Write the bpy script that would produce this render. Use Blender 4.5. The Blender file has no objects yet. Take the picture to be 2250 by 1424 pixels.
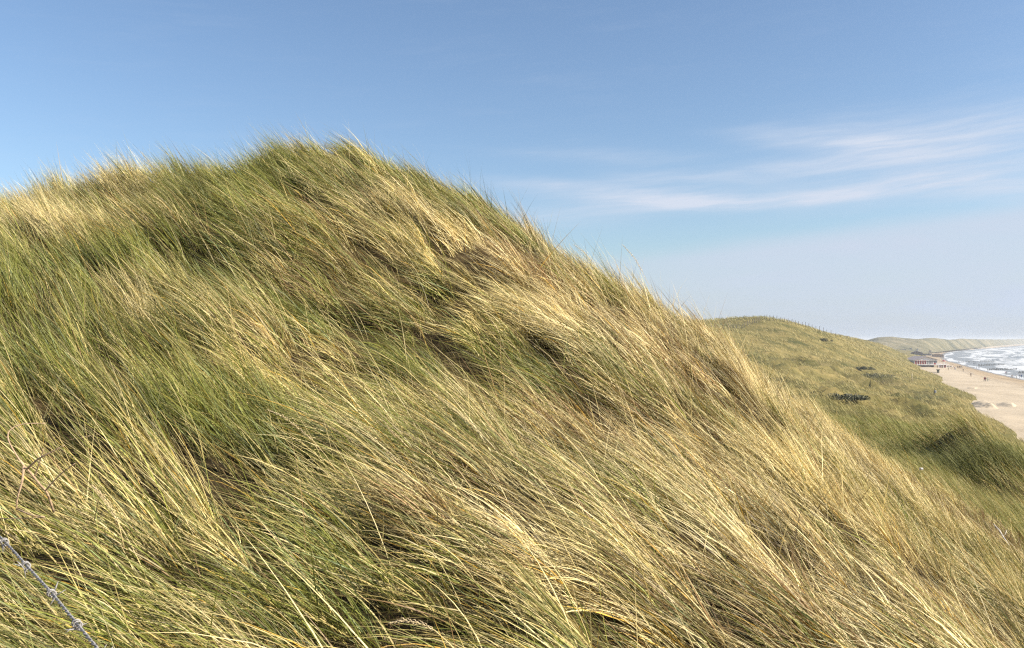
import bpy, bmesh, math, random
import numpy as np
from mathutils import Vector, Matrix

random.seed(7)
rng = np.random.default_rng(11)
scene = bpy.context.scene
COL = scene.collection

# ------------------------------------------------------------------ camera
F = 1949.0            # focal length in photograph pixels
U0, HZ = 1125.0, 748.0
EYE = 18.0            # eye height above the sea
cam_d = bpy.data.cameras.new('camera')
cam_d.sensor_width = 36.0
cam_d.lens = 36.0 * F / 2250.0
cam_d.shift_y = (HZ - 712.0) / 2250.0
cam_d.clip_start = 0.05
cam_d.clip_end = 80000.0
cam = bpy.data.objects.new('camera', cam_d)
COL.objects.link(cam)
cam.location = (0, 0, EYE)
cam.rotation_euler = (math.radians(90), 0, 0)
scene.camera = cam

# ------------------------------------------------------------------ sun, sky, exposure
SUN_EL = math.radians(30.0)
SUN_AZ = math.radians(105.0)      # clockwise from the view direction (+Y): from the sea, a little behind
SUN_STRENGTH = 5.0
SKY_STRENGTH = 0.084
HAZE_DENSITY = 0.00019
sun_d = bpy.data.lights.new('sun', 'SUN')
sun_d.energy = SUN_STRENGTH
sun_d.angle = math.radians(0.53)
sun_d.color = (1.0, 0.93, 0.80)
sun = bpy.data.objects.new('sun', sun_d)
COL.objects.link(sun)
to_sun = Vector((math.sin(SUN_AZ) * math.cos(SUN_EL), math.cos(SUN_AZ) * math.cos(SUN_EL), math.sin(SUN_EL)))
sun.rotation_euler = to_sun.to_track_quat('Z', 'Y').to_euler()
sun.location = (40, -20, 60)

scene.render.engine = 'CYCLES'
scene.view_settings.view_transform = 'Standard'
scene.view_settings.look = 'None'
scene.view_settings.exposure = 1.03
scene.view_settings.gamma = 1.0
scene.view_settings.use_curve_mapping = False
scene.cycles.max_bounces = 6
scene.cycles.diffuse_bounces = 1
scene.cycles.glossy_bounces = 2
scene.cycles.transmission_bounces = 4
scene.cycles.volume_bounces = 0
scene.cycles.transparent_max_bounces = 8
scene.cycles.use_denoising = False
scene.cycles.filter_width = 1.3
scene.cycles.caustics_reflective = False
scene.cycles.caustics_refractive = False


class NT:
    """small helper round a node tree"""
    def __init__(self, tree):
        self.t = tree
        self.n = tree.nodes
        self.l = tree.links

    def node(self, typ, **kw):
        n = self.n.new(typ)
        for k, v in kw.items():
            setattr(n, k, v)
        return n

    def put(self, sock, val):
        if hasattr(val, 'is_output'):
            self.l.new(val, sock)
        else:
            sock.default_value = val

    def math(self, op, a, b=None, c=None, clamp=False):
        n = self.n.new('ShaderNodeMath')
        n.operation = op
        n.use_clamp = clamp
        self.put(n.inputs[0], a)
        if b is not None:
            self.put(n.inputs[1], b)
        if c is not None:
            self.put(n.inputs[2], c)
        return n.outputs[0]

    def mixc(self, fac, a, b, blend='MIX'):
        n = self.n.new('ShaderNodeMix')
        n.data_type = 'RGBA'
        n.blend_type = blend
        self.put(n.inputs[0], fac)
        self.put(n.inputs[6], a if hasattr(a, 'is_output') or len(a) == 4 else (*a, 1))
        self.put(n.inputs[7], b if hasattr(b, 'is_output') or len(b) == 4 else (*b, 1))
        return n.outputs[2]

    def ramp(self, fac, stops):
        n = self.n.new('ShaderNodeValToRGB')
        r = n.color_ramp
        while len(r.elements) < len(stops):
            r.elements.new(0.5)
        for e, (p, c) in zip(r.elements, stops):
            e.position = p
            e.color = c if len(c) == 4 else (*c, 1)
        self.put(n.inputs[0], fac)
        return n.outputs[0]

    def noise(self, vec, scale, detail=3, rough=0.55, dist=0.0, out='Fac'):
        n = self.n.new('ShaderNodeTexNoise')
        n.inputs['Scale'].default_value = scale
        n.inputs['Detail'].default_value = detail
        n.inputs['Roughness'].default_value = rough
        n.inputs['Distortion'].default_value = dist
        if vec is not None:
            self.l.new(vec, n.inputs['Vector'])
        return n.outputs[out]

    def smooth(self, x, lo, hi):
        n = self.n.new('ShaderNodeMapRange')
        n.interpolation_type = 'SMOOTHSTEP'
        self.put(n.inputs[0], x)
        n.inputs[1].default_value = lo
        n.inputs[2].default_value = hi
        n.inputs[3].default_value = 0.0
        n.inputs[4].default_value = 1.0
        return n.outputs[0]

    def vec(self, x, y, z):
        n = self.n.new('ShaderNodeCombineXYZ')
        self.put(n.inputs[0], x)
        self.put(n.inputs[1], y)
        self.put(n.inputs[2], z)
        return n.outputs[0]


def build_world():
    w = bpy.data.worlds.new('World')
    scene.world = w
    w.use_nodes = True
    w.node_tree.nodes.clear()
    T = NT(w.node_tree)
    out = T.node('ShaderNodeOutputWorld')
    bg = T.node('ShaderNodeBackground')
    bg.inputs['Strength'].default_value = SKY_STRENGTH
    T.l.new(bg.outputs[0], out.inputs[0])
    sky = T.node('ShaderNodeTexSky', sky_type='NISHITA')
    sky.sun_disc = False
    sky.sun_elevation = SUN_EL
    sky.sun_rotation = SUN_AZ
    sky.altitude = 20.0
    sky.air_density = 1.0
    sky.dust_density = 1.1
    sky.ozone_density = 3.0
    tc = T.node('ShaderNodeTexCoord')
    sep = T.node('ShaderNodeSeparateXYZ')
    T.l.new(tc.outputs['Generated'], sep.inputs[0])
    X, Y, Z = sep.outputs
    az = T.math('ARCTAN2', X, Y)
    hor = T.math('SQRT', T.math('ADD', T.math('MULTIPLY', X, X), T.math('MULTIPLY', Y, Y)))
    el = T.math('ARCTAN2', Z, hor)
    pv = T.vec(az, el, 0.0)
    # wind-drawn warp of the cirrus
    wz = T.math('SUBTRACT', T.noise(T.vec(T.math('MULTIPLY', az, 5.0), T.math('MULTIPLY', el, 22.0), 0.3), 1.0, 3, 0.55), 0.5)
    elw = T.math('ADD', el, T.math('MULTIPLY', wz, 0.022))
    fib = T.noise(T.vec(T.math('MULTIPLY', az, 9.0), T.math('MULTIPLY', T.math('SUBTRACT', elw, T.math('MULTIPLY', az, 0.06)), 110.0), 1.7), 1.0, 5, 0.62)
    fibm = T.smooth(fib, 0.25, 0.78)
    soft = T.noise(T.vec(T.math('MULTIPLY', az, 7.0), T.math('MULTIPLY', elw, 40.0), 4.1), 1.0, 4, 0.6)

    def ang(u, v):
        a = math.atan((u - U0) / F)
        e = math.atan((HZ - v) / F * math.cos(a))
        return a, e
    streaks = [
        (1100, 408, 1600, 440, 19, .75), (1400, 446, 1850, 424, 18, .85), (1700, 430, 2200, 396, 26, .75),
        (1330, 390, 1700, 388, 16, .55), (1070, 474, 1450, 462, 24, .52), (1650, 366, 1980, 358, 18, .60),
        (1600, 300, 2000, 314, 20, .52), (1780, 308, 2400, 262, 46, .62), (1880, 334, 2400, 356, 36, .52),
        (1130, 336, 1550, 346, 16, .32), (1980, 400, 2500, 424, 26, .52), (2300, 250, 2900, 200, 50, .5),
        (2350, 330, 3000, 380, 40, .5), (-900, 420, -300, 300, 30, .2),
    ]
    total = None
    for (u0, v0, u1, v1, t, s) in streaks:
        a0, e0 = ang(u0, v0)
        a1, e1 = ang(u1, v1)
        ca, ce = (a0 + a1) / 2, (e0 + e1) / 2
        L = math.hypot(a1 - a0, e1 - e0)
        dx, dy = (a1 - a0) / L, (e1 - e0) / L
        da = T.math('SUBTRACT', az, ca)
        de = T.math('SUBTRACT', elw, ce)
        al = T.math('ADD', T.math('MULTIPLY', da, dx / (L * 0.5)), T.math('MULTIPLY', de, dy / (L * 0.5)))
        pe = T.math('ADD', T.math('MULTIPLY', da, -dy / (t / F)), T.math('MULTIPLY', de, dx / (t / F)))
        r = T.math('ADD', T.math('POWER', T.math('ABSOLUTE', al), 3.0), T.math('MULTIPLY', pe, pe))
        m = T.math('MULTIPLY', T.math('EXPONENT', T.math('MULTIPLY', r, -1.0)), s)
        total = m if total is None else T.math('ADD', total, m)
    total = T.math('MULTIPLY', total, T.math('ADD', T.math('MULTIPLY', fibm, 0.70), 0.40))
    # the pale bank of high cloud low over the sea
    edge = T.math('ADD', T.math('MULTIPLY', T.math('SUBTRACT', az, ang(1400, 548)[0]), 0.10), ang(1400, 548)[1])
    dep = T.math('SUBTRACT', edge, T.math('ADD', el, T.math('MULTIPLY', T.math('SUBTRACT', soft, 0.5), 0.016)))
    bank = T.math('MULTIPLY', T.smooth(dep, -0.004, 0.020), T.smooth(az, -0.12, 0.30))
    bank = T.math('MULTIPLY', bank, T.math('ADD', T.math('MULTIPLY', soft, 0.55), 0.55))
    # a few small flat puffs
    for (u, v, w_, h_, s) in [(1868, 541, 42, 13, .24), (1995, 527, 42, 12, .18), (2034, 670, 30, 10, .26), (2245, 652, 25, 16, .3), (2205, 670, 20, 8, .16)]:
        a, e = ang(u, v)
        da = T.math('DIVIDE', T.math('SUBTRACT', az, a), w_ / F)
        de = T.math('DIVIDE', T.math('SUBTRACT', T.math('ADD', el, T.math('MULTIPLY', wz, 0.006)), e), h_ / F)
        r = T.math('ADD', T.math('MULTIPLY', da, da), T.math('MULTIPLY', de, de))
        bank = T.math('ADD', bank, T.math('MULTIPLY', T.math('EXPONENT', T.math('MULTIPLY', r, -1.0)), s * 0.6))
    wide = T.math('MULTIPLY', T.smooth(T.math('MULTIPLY', soft, fib), 0.22, 0.5), 0.05)
    low = T.smooth(el, -0.02, 0.0)
    bank = T.math('MULTIPLY', T.math('ADD', bank, 0.0, clamp=True), low)
    wisp = T.math('MULTIPLY', T.math('ADD', total, wide, clamp=True), low)
    c = T.mixc(bank, sky.outputs[0], (3.55, 4.05, 4.85))
    c = T.mixc(wisp, c, (3.95, 4.35, 5.1))
    T.l.new(c, bg.inputs['Color'])


build_world()


# ------------------------------------------------------------------ generic helpers
def tag(o, label=None, cat=None, group=None, kind=None):
    if label:
        o['label'] = label
    if cat:
        o['category'] = cat
    if group:
        o['group'] = group
    if kind:
        o['kind'] = kind
    return o


def link(name, me, mats, parent=None, loc=None):
    o = bpy.data.objects.new(name, me)
    if mats is not None:
        for m in (mats if isinstance(mats, (list, tuple)) else [mats]):
            me.materials.append(m)
    COL.objects.link(o)
    if parent is not None:
        o.parent = parent
    if loc is not None:
        o.location = loc
    return o


def empty(name, loc, rz=0.0):
    o = bpy.data.objects.new(name, None)
    COL.objects.link(o)
    o.location = loc
    o.rotation_euler = (0, 0, rz)
    o.empty_display_size = 0.2
    return o


def np_mesh(name, verts, faces, smooth=True, attrs=None):
    """verts (N,3); faces (M,k) int array, all k-gons"""
    me = bpy.data.meshes.new(name)
    verts = np.ascontiguousarray(verts, dtype=np.float32)
    faces = np.ascontiguousarray(faces, dtype=np.int32)
    M, k = faces.shape
    me.vertices.add(len(verts))
    me.vertices.foreach_set('co', verts.ravel())
    me.loops.add(M * k)
    me.loops.foreach_set('vertex_index', faces.ravel())
    me.polygons.add(M)
    me.polygons.foreach_set('loop_start', np.arange(0, M * k, k, dtype=np.int32))
    me.polygons.foreach_set('use_smooth', np.full(M, smooth))
    for an, (typ, data) in (attrs or {}).items():
        a = me.attributes.new(an, typ, 'POINT')
        key = 'color' if typ == 'FLOAT_COLOR' else ('vector' if typ == 'FLOAT_VECTOR' else 'value')
        a.data.foreach_set(key, np.ascontiguousarray(data, dtype=np.float32).ravel())
    me.update(calc_edges=True)
    return me


def grid_faces(n, m):
    i = np.arange(n - 1)[:, None] * m + np.arange(m - 1)[None, :]
    return np.stack([i, i + 1, i + m + 1, i + m], -1).reshape(-1, 4)


def bm_mesh(name, bm, smooth=False):
    me = bpy.data.meshes.new(name)
    bm.normal_update()
    bm.to_mesh(me)
    bm.free()
    if smooth:
        me.polygons.foreach_set('use_smooth', np.ones(len(me.polygons), dtype=bool))
    return me


def bm_box(bm, x0, x1, y0, y1, z0, z1, bevel=0.0):
    r = bmesh.ops.create_cube(bm, size=1.0)
    vs = r['verts']
    for v in vs:
        v.co = Vector(((x0 + x1) / 2 + v.co.x * (x1 - x0), (y0 + y1) / 2 + v.co.y * (y1 - y0), (z0 + z1) / 2 + v.co.z * (z1 - z0)))
    if bevel > 0:
        es = list({e for v in vs for e in v.link_edges})
        bmesh.ops.bevel(bm, geom=es, offset=bevel, segments=1, affect='EDGES')
    return vs


def box(name, x0, x1, y0, y1, z0, z1, mat, parent=None, bevel=0.02):
    bm = bmesh.new()
    bm_box(bm, x0, x1, y0, y1, z0, z1, bevel)
    return link(name, bm_mesh(name, bm), mat, parent)


def bm_tube(bm, pts, rads, sides=8, cap=True):
    pts = [Vector(p) for p in pts]
    rings = []
    prev = None
    for i, p in enumerate(pts):
        d = (pts[min(i + 1, len(pts) - 1)] - pts[max(i - 1, 0)]).normalized()
        if prev is None:
            a = d.orthogonal().normalized()
        else:
            a = (prev - d * prev.dot(d)).normalized()
        prev = a
        b = d.cross(a)
        r = rads[i] if hasattr(rads, '__len__') else rads
        rings.append([bm.verts.new(p + (a * math.cos(2 * math.pi * k / sides) + b * math.sin(2 * math.pi * k / sides)) * r) for k in range(sides)])
    for i in range(len(rings) - 1):
        for k in range(sides):
            bm.faces.new((rings[i][k], rings[i][(k + 1) % sides], rings[i + 1][(k + 1) % sides], rings[i + 1][k]))
    if cap:
        bm.faces.new(rings[0][::-1])
        bm.faces.new(rings[-1])


# numpy value noise --------------------------------------------------
def _hash(ix, iy, seed):
    h = (ix.astype(np.int64) * 374761393 + iy.astype(np.int64) * 668265263 + seed * 974711) & 0xffffffff
    h = ((h ^ (h >> 13)) * 1274126177) & 0xffffffff
    h = h ^ (h >> 16)
    return (h & 0xffffff) / float(0xffffff)


def vnoise(x, y, seed=0):
    ix, iy = np.floor(x), np.floor(y)
    fx, fy = x - ix, y - iy
    fx = fx * fx * (3 - 2 * fx)
    fy = fy * fy * (3 - 2 * fy)
    a = _hash(ix, iy, seed)
    b = _hash(ix + 1, iy, seed)
    c = _hash(ix, iy + 1, seed)
    d = _hash(ix + 1, iy + 1, seed)
    return (a * (1 - fx) + b * fx) * (1 - fy) + (c * (1 - fx) + d * fx) * fy


def fbm(x, y, seed=0, oct=4, gain=0.5):
    s, amp, tot = 0.0, 1.0, 0.0
    for k in range(oct):
        s = s + amp * vnoise(x * 2.03 ** k + 17.3 * k, y * 2.03 ** k - 9.1 * k, seed + k)
        tot += amp
        amp *= gain
    return s / tot


def sstep(x, lo, hi):
    t = np.clip((x - lo) / (hi - lo), 0, 1)
    return t * t * (3 - 2 * t)


# ------------------------------------------------------------------ materials
def mat_new(name):
    m = bpy.data.materials.new(name)
    m.use_nodes = True
    m.node_tree.nodes.clear()
    T = NT(m.node_tree)
    out = T.node('ShaderNodeOutputMaterial')
    return m, T, out


def plain(name, col, rough=0.6, var=0.12, scale=6.0, metal=0.0, spec=0.35, bump=0.0):
    m, T, out = mat_new(name)
    p = T.node('ShaderNodeBsdfPrincipled')
    tc = T.node('ShaderNodeTexCoord')
    nz = T.noise(tc.outputs['Object'], scale, 4, 0.6)
    dark = tuple(c * (1 - var) for c in col)
    lite = tuple(min(1, c * (1 + var)) for c in col)
    T.l.new(T.ramp(nz, [(0.3, dark), (0.7, lite)]), p.inputs['Base Color'])
    p.inputs['Roughness'].default_value = rough
    p.inputs['Metallic'].default_value = metal
    p.inputs['Specular IOR Level'].default_value = spec
    if bump:
        b = T.node('ShaderNodeBump')
        b.inputs['Strength'].default_value = bump
        b.inputs['Distance'].default_value = 0.02
        T.l.new(nz, b.inputs['Height'])
        T.l.new(b.outputs[0], p.inputs['Normal'])
    T.l.new(p.outputs[0], out.inputs[0])
    return m


def grass_material(name, transl=0.17, rough=0.5):
    m, T, out = mat_new(name)
    at = T.node('ShaderNodeAttribute', attribute_name='blade_colour')
    p = T.node('ShaderNodeBsdfPrincipled')
    p.inputs['Roughness'].default_value = rough
    p.inputs['Specular IOR Level'].default_value = 0.28
    tr = T.node('ShaderNodeBsdfTranslucent')
    mx = T.node('ShaderNodeMixShader')
    mx.inputs[0].default_value = transl
    T.l.new(at.outputs['Color'], p.inputs['Base Color'])
    T.l.new(at.outputs['Color'], tr.inputs['Color'])
    T.l.new(p.outputs[0], mx.inputs[1])
    T.l.new(tr.outputs[0], mx.inputs[2])
    T.l.new(mx.outputs[0], out.inputs[0])
    return m


def dune_material():
    m, T, out = mat_new('dune_thatch')
    geo = T.node('ShaderNodeNewGeometry')
    p = T.node('ShaderNodeBsdfPrincipled')
    n1 = T.noise(geo.outputs['Position'], 0.35, 5, 0.6)
    n2 = T.noise(geo.outputs['Position'], 14.0, 5, 0.65)
    c1 = T.ramp(n1, [(0.30, (0.034, 0.026, 0.014)), (0.5, (0.055, 0.041, 0.021)), (0.7, (0.085, 0.063, 0.032))])  # brown litter soil, darkened: shade of the grass gaps is put into its colour
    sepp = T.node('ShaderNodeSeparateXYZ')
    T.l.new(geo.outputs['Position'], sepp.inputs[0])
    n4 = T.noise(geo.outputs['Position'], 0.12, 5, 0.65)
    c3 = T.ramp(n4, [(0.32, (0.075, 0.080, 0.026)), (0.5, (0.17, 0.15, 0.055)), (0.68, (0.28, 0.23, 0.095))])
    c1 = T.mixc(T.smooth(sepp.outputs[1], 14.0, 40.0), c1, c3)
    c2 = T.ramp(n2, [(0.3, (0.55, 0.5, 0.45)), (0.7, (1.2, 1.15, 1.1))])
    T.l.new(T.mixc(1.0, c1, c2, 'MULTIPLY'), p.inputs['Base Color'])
    p.inputs['Roughness'].default_value = 0.95
    p.inputs['Specular IOR Level'].default_value = 0.1
    b = T.node('ShaderNodeBump')
    b.inputs['Strength'].default_value = 0.6
    b.inputs['Distance'].default_value = 0.05
    T.l.new(n2, b.inputs['Height'])
    T.l.new(b.outputs[0], p.inputs['Normal'])
    T.l.new(p.outputs[0], out.inputs[0])
    return m


def sand_material():
    m, T, out = mat_new('beach_sand')
    geo = T.node('ShaderNodeNewGeometry')
    p = T.node('ShaderNodeBsdfPrincipled')
    at = T.node('ShaderNodeAttribute', attribute_name='shore')   # x: along the coast, y: 0 dune foot .. 1 waterline
    sp = T.node('ShaderNodeSeparateXYZ')
    T.l.new(at.outputs['Vector'], sp.inputs[0])
    n1 = T.noise(geo.outputs['Position'], 0.06, 6, 0.62)
    n2 = T.noise(T.vec(T.math('MULTIPLY', sp.outputs[0], 0.02), T.math('MULTIPLY', sp.outputs[1], 9.0), 0.0), 1.0, 5, 0.6)
    n3 = T.noise(geo.outputs['Position'], 1.3, 5, 0.7)
    dry = T.ramp(n1, [(0.3, (0.38, 0.305, 0.21)), (0.7, (0.50, 0.41, 0.295))])
    damp = T.ramp(n2, [(0.35, (0.25, 0.18, 0.105)), (0.65, (0.40, 0.30, 0.185))])
    f = T.smooth(T.math('ADD', sp.outputs[1], T.math('MULTIPLY', T.math('SUBTRACT', n2, 0.5), 0.5)), 0.30, 0.75)
    wet = T.smooth(T.math('ADD', sp.outputs[1], T.math('MULTIPLY', T.math('SUBTRACT', n1, 0.5), 0.2)), 0.88, 0.98)
    c = T.mixc(f, dry, damp)
    tw = T.math('ABSOLUTE', T.math('SUBTRACT', T.math('ADD', sp.outputs[1], T.math('MULTIPLY', T.math('SUBTRACT', T.noise(T.vec(T.math('MULTIPLY', sp.outputs[0], 0.012), 0.0, 3.0), 1.0, 2), 0.5), 0.5)), 0.46))
    track = T.math('SUBTRACT', T.smooth(tw, 0.012, 0.030), T.smooth(tw, 0.036, 0.055))
    c = T.mixc(T.math('MULTIPLY', track, 0.45), c, (0.20, 0.16, 0.12))
    c = T.mixc(wet, c, (0.22, 0.18, 0.13))
    c = T.mixc(1.0, c, T.ramp(n3, [(0.3, (0.86, 0.85, 0.84)), (0.65, (1.05, 1.05, 1.05))]), 'MULTIPLY')
    T.l.new(c, p.inputs['Base Color'])
    T.l.new(T.math('SUBTRACT', 0.9, T.math('MULTIPLY', wet, 0.6)), p.inputs['Roughness'])
    p.inputs['Specular IOR Level'].default_value = 0.25
    b = T.node('ShaderNodeBump')
    b.inputs['Strength'].default_value = 0.7
    b.inputs['Distance'].default_value = 0.25
    T.l.new(T.math('ADD', T.noise(geo.outputs['Position'], 0.5, 5, 0.65), T.math('MULTIPLY', n2, 0.6)), b.inputs['Height'])
    T.l.new(b.outputs[0], p.inputs['Normal'])
    T.l.new(p.outputs[0], out.inputs[0])
    return m


def sea_material():
    m, T, out = mat_new('surf_water')
    at = T.node('ShaderNodeAttribute', attribute_name='shore')   # x along the coast (m), y offshore (m)
    sp = T.node('ShaderNodeSeparateXYZ')
    T.l.new(at.outputs['Vector'], sp.inputs[0])
    s, w = sp.outputs[0], sp.outputs[1]
    p = T.node('ShaderNodeBsdfPrincipled')
    wn = T.noise(T.vec(T.math('MULTIPLY', s, 0.008), T.math('MULTIPLY', w, 0.03), 0.0), 1.0, 4, 0.6)
    ww = T.math('ADD', w, T.math('MULTIPLY', T.math('SUBTRACT', wn, 0.5), 46.0))
    lines = T.noise(T.vec(T.math('MULTIPLY', s, 0.0055), T.math('MULTIPLY', ww, 0.085), 2.0), 1.0, 5, 0.62)
    fine = T.noise(T.vec(T.math('MULTIPLY', s, 0.06), T.math('MULTIPLY', ww, 0.30), 5.0), 1.0, 5, 0.66)
    # surf zone strongest between 25 and 160 m off the beach, with white horses beyond
    zone = T.math('MULTIPLY', T.smooth(ww, 4.0, 30.0), T.math('SUBTRACT', 1.0, T.smooth(ww, 135.0, 240.0)))
    thr = T.math('SUBTRACT', 0.70, T.math('MULTIPLY', zone, 0.24))
    thr = T.math('SUBTRACT', thr, T.math('MULTIPLY', T.math('SUBTRACT', 1.0, T.smooth(T.math('ABSOLUTE', T.math('SUBTRACT', ww, 3.0)), 0.0, 7.0)), 0.35))
    v = T.math('SUBTRACT', T.math('ADD', T.math('MULTIPLY', lines, 0.8), T.math('MULTIPLY', fine, 0.2)), thr)
    foam = T.smooth(v, -0.02, 0.09)
    water = T.ramp(T.math('DIVIDE', w, 500.0, clamp=True), [(0.0, (0.22, 0.215, 0.195)), (0.3, (0.17, 0.19, 0.185)), (1.0, (0.13, 0.16, 0.165))])
    T.l.new(T.mixc(foam, water, (0.55, 0.56, 0.57)), p.inputs['Base Color'])
    T.l.new(T.math('ADD', T.math('MULTIPLY', foam, 0.45), 0.35), p.inputs['Roughness'])
    p.inputs['IOR'].default_value = 1.33
    b = T.node('ShaderNodeBump')
    b.inputs['Strength'].default_value = 0.8
    b.inputs['Distance'].default_value = 0.8
    T.l.new(T.math('ADD', lines, T.math('MULTIPLY', fine, 0.5)), b.inputs['Height'])
    T.l.new(b.outputs[0], p.inputs['Normal'])
    T.l.new(p.outputs[0], out.inputs[0])
    return m


def far_dune_material():
    m, T, out = mat_new('far_dune_cover')
    geo = T.node('ShaderNodeNewGeometry')
    p = T.node('ShaderNodeBsdfPrincipled')
    n1 = T.noise(geo.outputs['Position'], 0.011, 6, 0.65)
    n2 = T.noise(geo.outputs['Position'], 0.05, 5, 0.65)
    c = T.ramp(n1, [(0.34, (0.060, 0.062, 0.035)), (0.46, (0.14, 0.125, 0.070)), (0.6, (0.21, 0.175, 0.105)), (0.78, (0.30, 0.24, 0.16))])
    c = T.mixc(1.0, c, T.ramp(n2, [(0.35, (0.6, 0.65, 0.6)), (0.6, (1.1, 1.1, 1.1))]), 'MULTIPLY')
    T.l.new(c, p.inputs['Base Color'])
    p.inputs['Roughness'].default_value = 0.95
    p.inputs['Specular IOR Level'].default_value = 0.1
    T.l.new(p.outputs[0], out.inputs[0])
    return m


M_GRASS = grass_material('marram_blade')
M_FARGRASS = grass_material('marram_blade_distant', 0.2, 0.7)
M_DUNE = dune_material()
M_SAND = sand_material()
M_SEA = sea_material()
M_FAR = far_dune_material()

# ------------------------------------------------------------------ dune height field (thin-plate spline over surveyed points)
# (u, v, distance): sight line and distance of points on the grass surface
CP = [
    (-700, 1424, 2.1), (-300, 1424, 2.2), (0, 1424, 2.3), (560, 1424, 2.5), (1125, 1424, 2.75), (1690, 1424, 3.2), (2250, 1424, 4.3), (2900, 1600, 4.5),
    (-700, 1950, 1.45), (0, 1950, 1.5), (1125, 1950, 1.6), (2250, 1950, 2.2), (3000, 2300, 2.2),
    (0, 3600, 0.7), (1125, 3700, 0.7), (2250, 4000, 0.8),
    (-700, 1090, 3.3), (-300, 1090, 3.4), (0, 1100, 3.5), (560, 1100, 3.9), (1125, 1100, 4.4), (1690, 1110, 5.3),
    (-700, 800, 5.4), (-300, 800, 5.5), (0, 800, 5.7), (500, 800, 6.2), (1000, 800, 7.0), (1450, 810, 8.0),
    (-300, 600, 8.2), (0, 600, 8.4), (400, 590, 8.6), (800, 575, 9.0), (1120, 620, 9.3),
    (-700, 480, 13.0), (-300, 472, 12.6), (0, 453, 12.0), (300, 418, 11.6), (560, 372, 11.0), (750, 352, 10.6), (900, 400, 10.4), (1100, 490, 10.4),
    (1300, 602, 10.4), (1450, 668, 10.5), (1560, 720, 10.6),
    (1680, 818, 10.2), (1800, 940, 10.0), (1950, 1030, 10.5), (2100, 1100, 11.0), (2250, 1190, 11.0), (2600, 1400, 11.0),
    (1820, 1030, 7.6), (2030, 1180, 7.2), (2250, 1310, 6.6), (2700, 1560, 7.0),
    # behind the crest
    (-700, 540, 20), (-300, 520, 20), (0, 500, 20), (300, 485, 18), (600, 470, 17), (900, 530, 16), (1100, 610, 16), (1300, 720, 16), (1500, 830, 16), (1650, 910, 17), (1800, 975, 18),
    (-700, 735, 100), (0, 735, 100), (700, 740, 60), (1000, 765, 100), (1300, 820, 60), (1500, 880, 50), (1500, 800, 150),
    # seaward face beyond the hollow
    (2000, 1052, 16), (2100, 1090, 16), (2250, 1130, 16), (2500, 1240, 16),
    (1900, 990, 24), (2000, 985, 24), (2090, 962, 24), (2180, 985, 24), (2250, 1035, 24), (2500, 1120, 24),
    (1700, 905, 45), (1900, 925, 45), (2000, 940, 45), (2110, 958, 45), (2250, 1005, 45), (2500, 1110, 45),
    (1700, 862, 100), (1900, 888, 90), (2000, 905, 90), (2110, 925, 90), (2250, 985, 90),
    (1700, 830, 150), (1900, 862, 140), (2000, 872, 150), (2110, 893, 150),
    (1700, 780, 220), (1900, 828, 210), (2000, 837, 240), (2090, 850, 250),
    (1600, 740, 240), (1700, 735, 275), (1800, 765, 270), (1900, 790, 285), (2000, 814, 330),
    (1560, 721, 260), (1640, 714, 290), (1680, 699, 300), (1750, 711, 310), (1830, 734, 340), (1900, 752, 430), (1960, 764, 560), (1990, 778, 700),
    (1950, 783, 420), (2000, 803, 450), (2018, 813, 450), (2000, 797, 600),
    # dune foot and seaward of it (sinks below the sand)
    (2250, 966, 139), (2200, 925, 171), (2150, 885, 220), (2120, 860, 270), (2080, 830, 368), (2060, 816, 451), (2032, 810, 510), (2020, 793, 719), (2030, 782, 919),
    (2420, 1015, 139), (2330, 965, 171), (2270, 922, 220), (2230, 890, 270), (2190, 855, 368), (2160, 835, 451), (2120, 818, 549), (2100, 805, 719), (2090, 795, 919),
    (2500, 940, 250), (2400, 880, 368), (2800, 1400, 45), (2800, 1200, 90), (2300, 815, 700),
    # hidden land
    (-700, 715, 300), (0, 715, 300), (1000, 714, 300), (1400, 714, 290),
    (-700, 735, 500), (0, 735, 500), (1000, 735, 500), (1500, 732, 450), (1680, 732, 420),
    (-700, 742, 1100), (0, 742, 1100), (1000, 743, 1100), (1700, 748, 1100), (1900, 760, 1100), (2000, 770, 1100), (2060, 778, 1100), (2300, 790, 1100),
]


def canopy(d):
    return np.where(d < 30, 0.30, 0.45)


cp = np.array(CP, float)
_a = (cp[:, 0] - U0) / F
_s = np.log(cp[:, 2]) * 0.55
_q = (HZ - cp[:, 1]) / F - canopy(cp[:, 2]) / cp[:, 2]


def _tpsk(r2):
    return np.where(r2 > 1e-12, 0.5 * r2 * np.log(r2 + 1e-20), 0.0)


_n = len(cp)
_K = _tpsk((_a[:, None] - _a[None]) ** 2 + (_s[:, None] - _s[None]) ** 2) + np.eye(_n) * 1.5e-5
_P = np.stack([np.ones(_n), _a, _s], 1)
_A = np.block([[_K, _P], [_P.T, np.zeros((3, 3))]])
_w = np.linalg.solve(_A, np.concatenate([_q, np.zeros(3)]))


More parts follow.
